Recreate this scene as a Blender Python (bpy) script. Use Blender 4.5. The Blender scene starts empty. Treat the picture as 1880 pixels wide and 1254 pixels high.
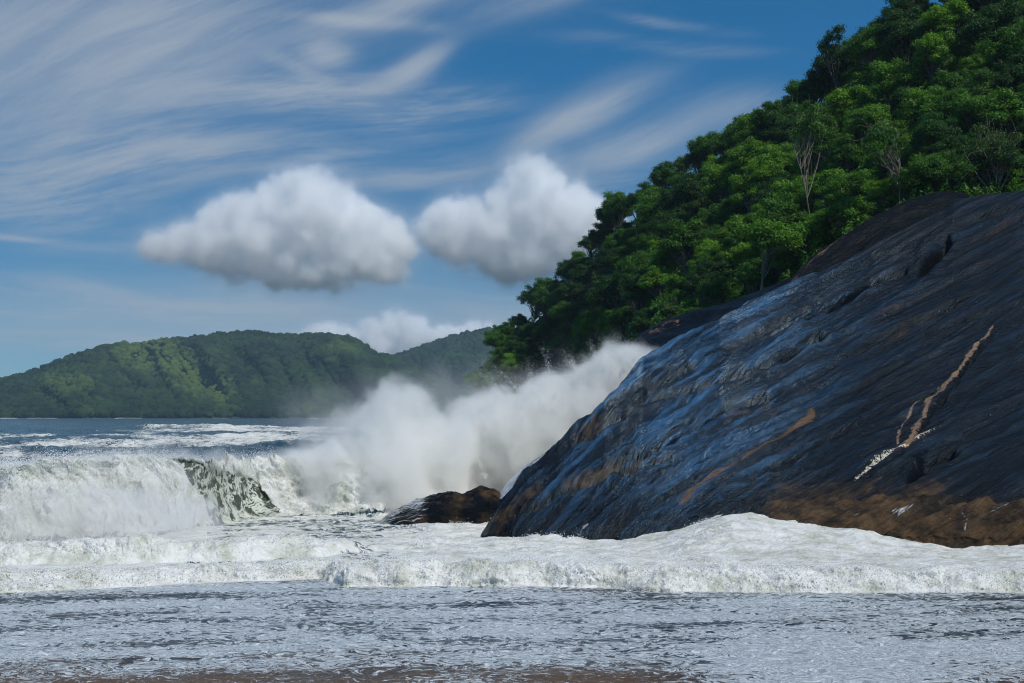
import bpy, math, random
import numpy as np
from mathutils import Vector

C = bpy.context
sc = C.scene
R = math.radians

# ------------------------------------------------------------------ camera
F, CX, CY, H, HOR = 2583.0, 940.0, 627.0, 5.0, 759.0      # focal in photo pixels, centre, eye height, horizon row
TH = math.atan((HOR - CY) / F)
cam = bpy.data.cameras.new('camera'); cam.sensor_width = 36; cam.lens = 36 * F / 1880
cam.clip_start = 0.5; cam.clip_end = 40000
camo = bpy.data.objects.new('camera', cam); sc.collection.objects.link(camo)
camo.location = (0, 0, H); camo.rotation_euler = (math.pi / 2 + TH, 0, 0)
sc.camera = camo

# ------------------------------------------------------------------ sun, exposure
SUN = Vector((0.40, -0.42, 0.72)).normalized()
SE = math.asin(SUN.z); SR = math.atan2(SUN.x, SUN.y)
sl = bpy.data.lights.new('sun', 'SUN'); sl.energy = 4.3; sl.angle = R(0.5); sl.color = (1.0, 0.955, 0.88)
so = bpy.data.objects.new('sun', sl); sc.collection.objects.link(so)
so.rotation_euler = SUN.to_track_quat('Z', 'Y').to_euler(); so.location = (50, -50, 100)
sc.view_settings.view_transform = 'Standard'; sc.view_settings.look = 'None'
sc.view_settings.exposure = -0.34; sc.view_settings.gamma = 1
cy = sc.cycles
cy.use_denoising = True; cy.denoising_prefilter = 'FAST'; cy.denoising_input_passes = 'RGB_ALBEDO_NORMAL'; cy.filter_width = 1.1
cy.max_bounces = 14; cy.diffuse_bounces = 2; cy.glossy_bounces = 2; cy.transmission_bounces = 2
cy.volume_bounces = 14; cy.transparent_max_bounces = 12
cy.volume_step_rate = 2.0; cy.volume_max_steps = 256
cy.caustics_reflective = False; cy.caustics_refractive = False
cy.sample_clamp_indirect = 4

# ------------------------------------------------------------------ node helpers
class NT:
    def __init__(s, tree, clear=True):
        s.t = tree
        if clear:
            for n in list(tree.nodes): tree.nodes.remove(n)
    def n(s, typ, ins=None, **kw):
        nd = s.t.nodes.new(typ)
        for k, v in kw.items(): setattr(nd, k, v)
        for k, v in (ins or {}).items(): s.put(nd.inputs[k], v)
        return nd
    def put(s, sock, v):
        if isinstance(v, bpy.types.NodeSocket): s.t.links.new(v, sock)
        elif isinstance(v, (tuple, list)) and len(v) == 3 and sock.type == 'RGBA': sock.default_value = (*v, 1)
        else: sock.default_value = v
    def m(s, op, a, b=0.0, c=None, clamp=False):
        nd = s.t.nodes.new('ShaderNodeMath'); nd.operation = op; nd.use_clamp = clamp
        s.put(nd.inputs[0], a); s.put(nd.inputs[1], b)
        if c is not None: s.put(nd.inputs[2], c)
        return nd.outputs[0]
    def ss(s, x, a, b, lo=0.0, hi=1.0):
        nd = s.t.nodes.new('ShaderNodeMapRange'); nd.interpolation_type = 'SMOOTHSTEP'
        for i, v in enumerate((x, a, b, lo, hi)): s.put(nd.inputs[i], v)
        return nd.outputs[0]
    def mix(s, f, a, b, mode='MIX'):
        nd = s.t.nodes.new('ShaderNodeMix'); nd.data_type = 'RGBA'; nd.blend_type = mode
        s.put(nd.inputs[0], f); s.put(nd.inputs[6], a); s.put(nd.inputs[7], b)
        return nd.outputs[2]
    def attr(s, name):
        return s.n('ShaderNodeAttribute', attribute_name=name).outputs['Fac']
    def noise(s, vec, scale, detail=4, rough=0.55, dist=0.0, dim='3D', w=None):
        i = {'Scale': scale, 'Detail': detail, 'Roughness': rough, 'Distortion': dist}
        if vec is not None: i['Vector'] = vec
        nd = s.n('ShaderNodeTexNoise', noise_dimensions=dim)
        for k, v in i.items(): s.put(nd.inputs[k], v)
        return nd.outputs[0]
    def vmul(s, vec, v):
        return s.n('ShaderNodeVectorMath', {0: vec, 1: v}, operation='MULTIPLY').outputs[0]
    def vadd(s, vec, v):
        return s.n('ShaderNodeVectorMath', {0: vec, 1: v}, operation='ADD').outputs[0]

def mat(name):
    m_ = bpy.data.materials.new(name); m_.use_nodes = True
    t = NT(m_.node_tree); out = t.n('ShaderNodeOutputMaterial')
    return m_, t, out

# ------------------------------------------------------------------ projection helpers
ct, st = math.cos(TH), math.sin(TH)
def P(px, py, D):
    """world point seen at photo pixel (px, py) at distance D along +y"""
    px, py, D = np.broadcast_arrays(np.asarray(px, float), np.asarray(py, float), np.asarray(D, float))
    y = F * ct + (py - CY) * st
    z = F * st - (py - CY) * ct
    k = D / y
    return np.stack([(px - CX) * k, D + 0 * k, H + z * k], -1)
def proj(p):
    x, y, z = p[..., 0], p[..., 1], p[..., 2] - H
    d = y * ct + z * st; u = -y * st + z * ct
    return CX + F * x / d, CY - F * u / d
def Dz(py, z=0.0):
    """distance at which the row py meets height z"""
    py = np.asarray(py, float)
    return (z - H) * (F * ct + (py - CY) * st) / (F * st - (py - CY) * ct)

# ------------------------------------------------------------------ world
w = bpy.data.worlds.new('World'); sc.world = w; w.use_nodes = True
T = NT(w.node_tree)
geo = T.n('ShaderNodeTexCoord').outputs['Generated']
sep = T.n('ShaderNodeSeparateXYZ', {0: geo})
dx, dy, dz = sep.outputs
# deepen the low sky: look the sky up a little higher than the true direction
zup = T.m('ADD', T.m('MULTIPLY', dz, 1.9), 0.05)
lk = T.n('ShaderNodeCombineXYZ', {0: dx, 1: dy, 2: zup})
lkn = T.n('ShaderNodeVectorMath', {0: lk.outputs[0]}, operation='NORMALIZE').outputs[0]
sky = T.n('ShaderNodeTexSky', {'Vector': lkn}, sky_type='NISHITA', sun_disc=False, sun_elevation=SE, sun_rotation=SR,
          air_density=1.0, dust_density=0.3, ozone_density=2.2, altitude=0)
skyc = sky.outputs[0]
# high cirrus on a plane far above: coordinates follow the sheet of cloud
el = T.m('MAXIMUM', dz, 0.02)
ux = T.m('DIVIDE', dx, T.m('MAXIMUM', dy, 0.05))      # tangent of azimuth
uz = T.m('DIVIDE', dz, T.m('MAXIMUM', dy, 0.05))      # tangent of elevation
def AZ(px): return (px - CX) / F
def EL(py): return (HOR - py) / F
uv = T.n('ShaderNodeCombineXYZ', {0: ux, 1: uz, 2: 0.0}).outputs[0]
warp = T.n('ShaderNodeTexNoise', {'Vector': uv, 'Scale': 3.6, 'Detail': 2.0, 'Roughness': 0.45}).outputs['Color']
wv = T.vmul(T.vadd(warp, (-.5, -.5, -.5)), (0.09, 0.05, 0.0))
uvw = T.vadd(uv, wv)
sw = T.n('ShaderNodeSeparateXYZ', {0: uvw})
def blob(px, py, rx, ry, ang, amp, hard=1.0):
    """soft elliptical mask in the sky, rx, ry in photo pixels"""
    a = R(ang); ca, sa = math.cos(a), math.sin(a)
    x = T.m('SUBTRACT', sw.outputs[0], AZ(px)); z = T.m('SUBTRACT', sw.outputs[1], EL(py))
    p = T.m('DIVIDE', T.m('ADD', T.m('MULTIPLY', x, ca), T.m('MULTIPLY', z, sa)), rx / F)
    q = T.m('DIVIDE', T.m('SUBTRACT', T.m('MULTIPLY', z, ca), T.m('MULTIPLY', x, sa)), ry / F)
    d = T.m('ADD', T.m('MULTIPLY', p, p), T.m('MULTIPLY', q, q))
    return T.m('MULTIPLY', T.m('EXPONENT', T.m('MULTIPLY', d, -hard)), amp)
def fibre(ang, sx, sy, scale, seed, lo, hi, dist=0.6):
    a = T.n('ShaderNodeMapping', {'Vector': uvw, 'Location': (seed, seed * .7, seed), 'Rotation': (0, 0, R(-ang))})
    a = T.n('ShaderNodeVectorMath', {0: a.outputs[0], 1: (sx, sy, 1)}, operation='MULTIPLY')
    nz = T.noise(a.outputs[0], scale, 7, 0.62, dist)
    return T.ss(nz, lo, hi)
def total(lst):
    s = lst[0]
    for x in lst[1:]: s = T.m('ADD', s, x)
    return s
fA = fibre(24, 0.8, 4.6, 9.0, 3.1, 0.36, 0.68, .15)
fB = fibre(8, 0.7, 6.0, 10.0, 8.3, 0.38, 0.68, .15)
fC = fibre(-4, 0.7, 7.0, 6.0, 5.5, 0.42, 0.72, 0.3)
maskA = total([blob(110, 80, 380, 150, 8, 1.5), blob(330, 60, 150, 70, 20, .8), blob(720, 15, 150, 30, 22, 1.5), blob(650, 45, 105, 12, -4, 1.6, 1.2),
               blob(1060, 215, 140, 30, 22, 1.5), blob(1170, 262, 150, 28, 18, 1.2), blob(1330, 200, 90, 30, 10, .8), blob(1000, -10, 150, 30, 15, .6),
               blob(735, 128, 70, 18, 28, 1.9), blob(595, 108, 34, 22, 10, 2.2), blob(545, 135, 60, 14, -30, .7)])
maskB = total([blob(560, 178, 250, 36, -3, 1.5), blob(650, 205, 110, 26, -10, 1.2), blob(180, 305, 260, 55, 8, 1.0), blob(60, 350, 200, 70, 0, .8), blob(500, 290, 300, 36, -3, .95), blob(860, 170, 90, 20, 0, .45),
               blob(760, 320, 130, 30, 10, .5), blob(1250, 45, 90, 10, -7, .7), blob(1230, 85, 150, 12, -4, .4), blob(1100, 330, 160, 40, 12, .45), blob(200, 230, 260, 80, 4, .55)])
maskC = total([blob(20, 428, 90, 6, -2, 1.2), blob(250, 440, 180, 12, 2, .5), blob(340, 550, 460, 30, 0, .6), blob(620, 600, 800, 75, 0, 1.7), blob(640, 430, 560, 130, 0, .28), blob(120, 600, 340, 40, 0, .6), blob(200, 520, 500, 30, 2, .3)])
cir = total([T.m('MULTIPLY', maskA, T.m('ADD', T.m('MULTIPLY', fA, 0.55), 0.42)), T.m('MULTIPLY', maskB, T.m('ADD', T.m('MULTIPLY', fB, 0.75), 0.14)), T.m('MULTIPLY', maskC, T.m('ADD', T.m('MULTIPLY', fC, 0.55), 0.3))])
# low thin veil everywhere outside the frame too
gen = T.m('MULTIPLY', fibre(12, 0.8, 3.0, 3.0, 1.7, 0.5, 0.8), 0.08)
cir = T.m('ADD', cir, gen)
cir = T.m('SUBTRACT', 1.0, T.m('EXPONENT', T.m('MULTIPLY', cir, -1.25)))
cir = T.m('MULTIPLY', cir, T.ss(dz, -0.01, 0.02))
cirrus_col = (4.4, 5.2, 6.2)
hs = T.n('ShaderNodeHueSaturation', {'Hue': 0.5, 'Saturation': 1.25, 'Value': 0.95, 'Color': skyc}).outputs[0]
tint = T.mix(T.ss(dz, 0.0, 0.26), (0.52, 0.84, 0.90), (0.25, 1.02, 1.36))
hs = T.mix(1.0, skyc, tint, 'MULTIPLY')
wc = T.mix(cir, hs, cirrus_col)
bg = T.n('ShaderNodeBackground', {'Color': wc, 'Strength': 0.10})
wo = T.n('ShaderNodeOutputWorld', {'Surface': bg.outputs[0]})

# ------------------------------------------------------------------ numpy noise
_rng = np.random.RandomState(7)
PERM = np.concatenate([_rng.permutation(256)] * 4)
G3 = _rng.normal(size=(256, 3)); G3 /= np.linalg.norm(G3, axis=1)[:, None]
G2a = _rng.uniform(0, 2 * np.pi, 256); G2 = np.stack([np.cos(G2a), np.sin(G2a)], 1)
def pn2(x, y, seed=0):
    xi = np.floor(x).astype(np.int64); yi = np.floor(y).astype(np.int64)
    xf = x - xi; yf = y - yi
    u = xf * xf * xf * (xf * (xf * 6 - 15) + 10); v = yf * yf * yf * (yf * (yf * 6 - 15) + 10)
    def g(i, j):
        h = PERM[(PERM[(xi + i + seed * 17) & 255] + yi + j) & 255]
        gg = G2[h]
        return gg[..., 0] * (xf - i) + gg[..., 1] * (yf - j)
    a = g(0, 0); b = g(1, 0); c = g(0, 1); d = g(1, 1)
    return ((a + (b - a) * u) * (1 - v) + (c + (d - c) * u) * v) * 1.4
def fb2(x, y, octv=4, seed=0, gain=0.5, lac=2.03, kind='n'):
    s = 0; a = 1; t = 0
    for k in range(octv):
        n = pn2(x, y, seed + k)
        if kind == 'b': n = np.abs(n) * 2 - .4          # billows
        if kind == 'r': n = .7 - np.abs(n) * 2          # ridges
        s = s + a * n; t += a; a *= gain; x = x * lac + 3.7; y = y * lac + 1.3
    return s / t
def pn3(p, seed=0):
    i = np.floor(p).astype(np.int64); f = p - i
    w_ = f * f * f * (f * (f * 6 - 15) + 10)
    r = 0
    for a in (0, 1):
        for b in (0, 1):
            for c in (0, 1):
                h = PERM[(PERM[(PERM[(i[..., 0] + a + seed * 13) & 255] + i[..., 1] + b) & 255] + i[..., 2] + c) & 255]
                g = G3[h]
                d = g[..., 0] * (f[..., 0] - a) + g[..., 1] * (f[..., 1] - b) + g[..., 2] * (f[..., 2] - c)
                wt = (w_[..., 0] if a else 1 - w_[..., 0]) * (w_[..., 1] if b else 1 - w_[..., 1]) * (w_[..., 2] if c else 1 - w_[..., 2])
                r = r + d * wt
    return r * 1.5
def fb3(p, octv=4, seed=0, gain=0.5, kind='n'):
    s = 0; a = 1; t = 0
    for k in range(octv):
        n = pn3(p, seed + k)
        if kind == 'b': n = np.abs(n) * 2 - .4
        if kind == 'r': n = .7 - np.abs(n) * 2
        s = s + a * n; t += a; a *= gain; p = p * 2.03 + 5.1
    return s / t
def sm(x, a, b):
    t = np.clip((x - a) / (b - a), 0, 1); return t * t * (3 - 2 * t)
def crv(pts):
    a = np.array(pts, float)
    return lambda x: np.interp(x, a[:, 0], a[:, 1])
def crv_s(pts, n=400, k=5):
    """interpolated curve with softened corners"""
    a = np.array(pts, float); xs = np.linspace(a[0, 0], a[-1, 0], n); ys = np.interp(xs, a[:, 0], a[:, 1])
    for _ in range(k): ys[1:-1] = (ys[:-2] + 2 * ys[1:-1] + ys[2:]) / 4
    return lambda x: np.interp(x, xs, ys)

# ------------------------------------------------------------------ mesh helpers
def mesh_np(name, v, q, m_=None, smooth=True, attrs=None, parent=None, tri=False):
    me = bpy.data.meshes.new(name)
    v = np.ascontiguousarray(v, np.float32).reshape(-1, 3); q = np.ascontiguousarray(q, np.int32); k = q.shape[1]
    me.vertices.add(len(v)); me.vertices.foreach_set('co', v.ravel())
    me.loops.add(q.size); me.loops.foreach_set('vertex_index', q.ravel())
    me.polygons.add(len(q)); me.polygons.foreach_set('loop_start', np.arange(0, q.size, k, dtype=np.int32))
    me.polygons.foreach_set('use_smooth', np.full(len(q), smooth))
    me.update(calc_edges=True)
    for an, av in (attrs or {}).items():
        av = np.asarray(av, np.float32)
        if av.ndim > 1 and av.shape[-1] == 3:
            at = me.attributes.new(an, 'FLOAT_VECTOR', 'POINT'); at.data.foreach_set('vector', np.ascontiguousarray(av).ravel())
        else:
            at = me.attributes.new(an, 'FLOAT', 'POINT'); at.data.foreach_set('value', av.ravel())
    if m_: me.materials.append(m_)
    o = bpy.data.objects.new(name, me); sc.collection.objects.link(o)
    if parent: o.parent = parent
    return o
def grid_q(nr, nc, off=0):
    i = np.arange(nr * nc).reshape(nr, nc)
    return np.stack([i[:-1, :-1], i[:-1, 1:], i[1:, 1:], i[1:, :-1]], -1).reshape(-1, 4) + off
def tag(o, label=None, cat=None, group=None, kind=None):
    if label: o['label'] = label
    if cat: o['category'] = cat
    if group: o['group'] = group
    if kind: o['kind'] = kind
    return o
def polydist(px, py, pts):
    """distance in pixels of (px,py) to a polyline, and the fraction along it"""
    pts = np.array(pts, float); best = np.full(px.shape, 1e9, float); fr = np.zeros(px.shape)
    n = len(pts) - 1
    for i in range(n):
        a, b = pts[i], pts[i + 1]; d = b - a; L = (d ** 2).sum()
        t = np.clip(((px - a[0]) * d[0] + (py - a[1]) * d[1]) / L, 0, 1)
        r = np.hypot(px - a[0] - t * d[0], py - a[1] - t * d[1])
        m_ = r < best; best[m_] = r[m_]; fr[m_] = ((i + t) / n)[m_]
    return best, fr
def tube_np(pts, rad, sides=6):
    pts = np.array(pts, float); rad = np.array(rad, float); n = len(pts)
    tan = np.gradient(pts, axis=0); tan /= np.linalg.norm(tan, axis=1)[:, None] + 1e-9
    ref = np.array([0.31, 0.17, 0.93]) if abs(tan[0, 2]) < .9 else np.array([1., 0.1, 0])
    a = np.cross(tan, ref); a /= np.linalg.norm(a, axis=1)[:, None] + 1e-9; b = np.cross(tan, a)
    th = np.linspace(0, 2 * np.pi, sides, endpoint=False)
    v = pts[:, None] + rad[:, None, None] * (np.cos(th)[None, :, None] * a[:, None] + np.sin(th)[None, :, None] * b[:, None])
    i = np.arange(n * sides).reshape(n, sides); j = np.roll(i, -1, 1)
    q = np.stack([i[:-1], j[:-1], j[1:], i[1:]], -1).reshape(-1, 4)
    return v.reshape(-1, 3), q
def join_np(lst):
    vs, qs, o = [], [], 0
    for v, q in lst: vs.append(v); qs.append(q + o); o += len(v)
    return np.concatenate(vs), np.concatenate(qs)
#SECTION2

# ================================================================== materials
def make_sea_mat():
    m_, t, out = mat('sea_water')
    pos = t.n('ShaderNodeNewGeometry').outputs['Position']
    foam, sw_, sand, green = (t.attr(a) for a in ('foam', 'swash', 'sand', 'green'))
    # lacy coverage of foam
    wp = t.n('ShaderNodeTexNoise', {'Vector': pos, 'Scale': 0.9, 'Detail': 2.0}).outputs['Color']
    pw = t.vadd(pos, t.vmul(t.vadd(wp, (-.5, -.5, -.5)), (1.6, 1.6, 1.0)))
    n1 = t.noise(pw, 1.1, 9, 0.66)
    n2 = t.noise(t.vmul(pos, (1, .45, 1)), 0.16, 6, 0.6)
    nn = t.m('ADD', t.m('MULTIPLY', n1, 0.62), t.m('MULTIPLY', n2, 0.38))
    thr = t.m('MULTIPLY_ADD', foam, -0.42, 0.735)
    cov = t.ss(nn, t.m('SUBTRACT', thr, 0.03), t.m('ADD', thr, 0.05))
    cov = t.m('MULTIPLY', cov, t.ss(foam, 0.02, 0.10))
    lace = t.m('MULTIPLY', t.m('ABSOLUTE', t.m('SUBTRACT', t.noise(t.vmul(pw, (1, .35, 1.2)), 1.25, 5, 0.62), 0.5)), 10.0)
    cov = t.m('MAXIMUM', cov, t.m('MULTIPLY', t.ss(lace, 0.62, 0.12), t.ss(foam, 0.30, 0.55)))
    cov = t.m('MAXIMUM', cov, t.ss(t.m('ADD', foam, t.m('MULTIPLY', t.m('SUBTRACT', n1, .5), .9)), 0.80, 0.97))
    # water
    wcol = t.mix(green, (0.009, 0.042, 0.058), (0.050, 0.060, 0.040))
    b1 = t.noise(t.vmul(pos, (1, 1.6, 1)), 1.3, 6, 0.62)
    b0 = t.noise(t.vmul(pos, (1, 1.8, 1)), 0.22, 4, 0.6)
    bw = t.n('ShaderNodeBump', {'Height': b1, 'Strength': 0.75, 'Distance': 0.35})
    bw2 = t.n('ShaderNodeBump', {'Height': b0, 'Strength': 0.7, 'Distance': 1.6, 'Normal': bw.outputs[0]})
    water = t.n('ShaderNodeBsdfPrincipled', {'Base Color': wcol, 'Roughness': 0.16, 'IOR': 1.33, 'Normal': bw2.outputs[0]})
    # thick foam
    f1 = t.noise(pos, 3.2, 8, 0.66); f2 = t.noise(pos, 13.0, 4, 0.6)
    bf = t.n('ShaderNodeBump', {'Height': f1, 'Strength': 0.9, 'Distance': 0.22})
    bf2 = t.n('ShaderNodeBump', {'Height': f2, 'Strength': 0.6, 'Distance': 0.04, 'Normal': bf.outputs[0]})
    fcol = t.mix(t.ss(t.noise(pos, 0.75, 9, 0.72), 0.42, 0.64), (0.86, 0.85, 0.80), (0.58, 0.58, 0.48))
    fcol = t.mix(t.m('MULTIPLY', green, 0.5), fcol, (0.55, 0.60, 0.47))
    fm = t.n('ShaderNodeBsdfPrincipled', {'Base Color': fcol, 'Roughness': 0.55, 'Specular IOR Level': 0.3, 'Normal': bf2.outputs[0]})
    sea = t.n('ShaderNodeMixShader', {0: cov, 1: water.outputs[0], 2: fm.outputs[0]})
    # swash: thin torn foam over wet sand
    rot = t.n('ShaderNodeMapping', {'Vector': pw, 'Rotation': (0, 0, R(-14)), 'Scale': (1.35, 1.75, 1)})
    s1 = t.noise(rot.outputs[0], 2.6, 9, 0.70, 0.35)
    s2 = t.noise(t.vmul(pos, (1, .35, 1)), 0.22, 4, 0.55)
    sl_ = t.m('ADD', t.m('MULTIPLY', s1, 0.75), t.m('MULTIPLY', s2, 0.3))
    sl_ = t.m('ADD', sl_, t.m('MULTIPLY', t.attr('lane'), 0.13))
    thin = t.ss(sl_, t.m('MULTIPLY_ADD', sand, 0.02, 0.428), t.m('MULTIPLY_ADD', sand, 0.02, 0.482))
    h1 = t.noise(rot.outputs[0], 3.1, 6, 0.64, 0.2); h2 = t.noise(t.vmul(pos, (.5, 1, 1)), .5, 3, .5)
    hole = t.ss(t.m('ADD', t.m('ADD', h1, t.m('MULTIPLY', t.m('SUBTRACT', h2, .5), .45)), t.m('MULTIPLY', t.attr('lane'), -.16)), 0.535, 0.575)
    thin = t.m('MULTIPLY', thin, t.m('SUBTRACT', 1.0, t.m('MULTIPLY', hole, .88)))
    sp = t.noise(rot.outputs[0], 6.5, 6, 0.74)
    thin = t.m('MULTIPLY', thin, t.m('SUBTRACT', 1.0, t.ss(sp, t.m('MULTIPLY_ADD', sand, -.22, .67), t.m('MULTIPLY_ADD', sand, -.22, .70))))
    lump = t.ss(t.noise(rot.outputs[0], 5.2, 7, 0.72), 0.53, 0.62)
    dark = t.mix(t.m('MULTIPLY', sand, 1.0, clamp=True), (0.012, 0.018, 0.022), (0.10, 0.064, 0.038))
    film = t.mix(t.ss(t.noise(rot.outputs[0], 7.5, 7, 0.72), .36, .64), (0.23, 0.265, 0.29), (0.60, 0.645, 0.66))
    sc1 = t.mix(thin, dark, film)
    sc2 = t.mix(t.m('MULTIPLY', lump, t.m('MULTIPLY', thin, 0.95)), sc1, (0.80, 0.82, 0.84))
    bs = t.n('ShaderNodeBump', {'Height': t.m('ADD', t.m('MULTIPLY', sl_, 1.0), t.m('MULTIPLY', lump, .15)), 'Strength': 0.5, 'Distance': 0.07})
    bs2 = t.n('ShaderNodeBump', {'Height': t.noise(pos, 11.0, 4, .6), 'Strength': 0.5, 'Distance': 0.03, 'Normal': bs.outputs[0]})
    swash = t.n('ShaderNodeBsdfPrincipled', {'Base Color': sc2, 'Roughness': 0.36, 'IOR': 1.33, 'Specular IOR Level': t.m('MULTIPLY_ADD', sand, -.28, .36), 'Normal': bs2.outputs[0]})
    fin = t.n('ShaderNodeMixShader', {0: sw_, 1: sea.outputs[0], 2: swash.outputs[0]})
    t.n('ShaderNodeOutputMaterial', {0: fin.outputs[0]}); t.t.nodes.remove(out)
    return m_

def make_rock_mat(name, small=False):
    m_, t, out = mat(name)
    pos = t.n('ShaderNodeNewGeometry').outputs['Position']
    fl = t.n('ShaderNodeAttribute', attribute_name='flow').outputs['Vector']
    brown, pale, barn, orange, run, dry = (t.attr(a) for a in ('brown', 'pale', 'barn', 'orange', 'run', 'dry'))
    wp = t.n('ShaderNodeTexNoise', {'Vector': t.vmul(fl, (1, 2.5, 1)), 'Scale': 1.2, 'Detail': 3.0}).outputs['Color']
    flw = t.vadd(fl, t.vmul(t.vadd(wp, (-.5, -.5, -.5)), (0.22, 0.22, 0)))
    st1 = t.noise(t.vmul(flw, (0.7, 8.0, 1)), 2.2, 9, 0.68)
    st2 = t.noise(t.vmul(flw, (1.5, 9.0, 1)), 9.0, 5, 0.6)
    big = t.noise(t.vmul(fl, (0.5, 1.3, 1)), 1.1, 5, 0.6)
    base = t.mix(t.ss(st1, 0.40, 0.62), (0.004, 0.006, 0.009), (0.008, 0.011, 0.017))
    base = t.mix(t.m('MULTIPLY', t.ss(big, 0.52, 0.78), 0.5), base, (0.034, 0.021, 0.017))
    wet = t.attr('wet')
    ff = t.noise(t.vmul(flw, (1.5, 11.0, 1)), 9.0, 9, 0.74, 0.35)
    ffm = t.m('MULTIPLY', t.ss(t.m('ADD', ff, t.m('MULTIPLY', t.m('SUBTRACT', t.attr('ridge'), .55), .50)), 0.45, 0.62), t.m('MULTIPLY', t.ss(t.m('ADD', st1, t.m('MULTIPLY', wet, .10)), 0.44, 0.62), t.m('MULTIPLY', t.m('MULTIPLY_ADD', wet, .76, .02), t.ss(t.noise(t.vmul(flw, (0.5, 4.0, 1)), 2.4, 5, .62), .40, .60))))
    base = t.mix(ffm, base, (0.036, 0.110, 0.225))  # blue sky sheen on the wet streaks, painted into the base colour
    rg = t.attr('ridge')
    base = t.mix(t.m('MULTIPLY', t.ss(rg, .66, .30), .92), base, (0.0035, 0.0040, 0.0055))  # troughs and cracks darkened in the colour, as relief shading
    rust = t.ss(t.noise(t.vmul(flw, (0.6, 9.0, 1)), 1.7, 7, 0.66), 0.58, 0.72)
    base = t.mix(t.m('MULTIPLY', rust, 0.6), base, (0.055, 0.026, 0.017))
    br = t.mix(t.ss(t.noise(t.vmul(pos, (1, 1, 1.6)), 0.9, 9, 0.70), .34, .68), (0.016, 0.011, 0.007), (0.125, 0.074, 0.034))
    bn = t.noise(pos, 1.7, 6, .65)
    brm = t.ss(t.m('ADD', brown, t.m('MULTIPLY', t.m('SUBTRACT', t.m('MULTIPLY_ADD', bn, .5, t.m('MULTIPLY', st1, .5)), .5), 2.2)), 0.20, 0.85)
    base = t.mix(t.m('MULTIPLY', brm, 0.92), base, br)
    pm = t.ss(t.m('ADD', pale, t.m('MULTIPLY', t.m('SUBTRACT', t.noise(t.vmul(flw, (1, 2.5, 1)), 14, 6, .75), .5), 3.4)), 0.45, 1.0)
    base = t.mix(pm, base, (0.22, 0.145, 0.095))
    om = t.ss(t.m('ADD', orange, t.m('MULTIPLY', t.m('SUBTRACT', t.noise(t.vmul(flw, (1, 5, 1)), 6, 8, .75), .5), 3.0)), 0.5, 1.2)
    base = t.mix(t.m('MULTIPLY', om, 0.85), base, (0.13, 0.068, 0.028))
    bm = t.ss(t.m('ADD', barn, t.m('MULTIPLY', t.m('SUBTRACT', t.noise(pos, 9, 4, .7), .5), 4.0)), 0.75, .95)
    base = t.mix(bm, base, (0.60, 0.55, 0.43))
    rn = t.ss(t.m('ADD', run, t.m('MULTIPLY', t.m('SUBTRACT', t.noise(t.vmul(flw, (1, 7, 1)), 7, 6, .7), .5), 1.8)), 0.50, 0.85)
    base = t.mix(rn, base, (0.72, 0.76, 0.80))
    bh = t.m('ADD', t.m('MULTIPLY', st1, 1.0), t.m('MULTIPLY', st2, 0.45))
    b1 = t.n('ShaderNodeBump', {'Height': bh, 'Strength': 1.0, 'Distance': 0.30})
    b2 = t.n('ShaderNodeBump', {'Height': t.noise(pos, 3.0, 8, 0.65), 'Strength': 0.5, 'Distance': 0.07, 'Normal': b1.outputs[0]})
    rough = t.m('ADD', t.m('MULTIPLY_ADD', t.noise(t.vmul(flw, (1, 3, 1)), 2.0, 5, .6), 0.24, 0.15), t.m('MULTIPLY', t.m('MAXIMUM', dry, brm), 0.30))
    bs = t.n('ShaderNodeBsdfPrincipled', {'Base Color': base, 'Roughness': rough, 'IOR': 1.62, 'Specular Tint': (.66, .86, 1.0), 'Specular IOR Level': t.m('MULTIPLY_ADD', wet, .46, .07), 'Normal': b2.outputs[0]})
    t.t.links.new(bs.outputs[0], out.inputs[0])
    return m_

M_SEA = make_sea_mat()
M_ROCK = make_rock_mat('wet_rock')

m_, t, out = mat('wet_sand'); M_SAND = m_
pos = t.n('ShaderNodeNewGeometry').outputs['Position']
bs = t.n('ShaderNodeBsdfPrincipled', {'Base Color': t.mix(t.noise(pos, 3, 8, .6), (0.10, 0.07, 0.045), (0.22, 0.16, 0.11)), 'Roughness': 0.5})
t.t.links.new(bs.outputs[0], out.inputs[0])

# ================================================================== ground and beach
nx = np.concatenate([-np.geomspace(6000, 60, 16), np.linspace(-50, 50, 41), np.geomspace(60, 6000, 16)])
ny = np.concatenate([np.linspace(-40, 60, 51), np.geomspace(70, 3700, 30)])
GX, GY = np.meshgrid(nx, ny)
gz = np.where(GY < 26, (26 - GY) * 0.10 - 0.06, 0) + np.where(GY >= 26, -0.06 - (GY - 26) * 0.06, 0)
gz = np.minimum(np.maximum(gz, -6), 3.2) + 0.03 * fb2(GX * .4, GY * .4, 3, 3)
mesh_np('beach', np.stack([GX, GY, gz], -1), grid_q(*GX.shape), M_SAND)
tag(bpy.data.objects['beach'], kind='structure')

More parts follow.
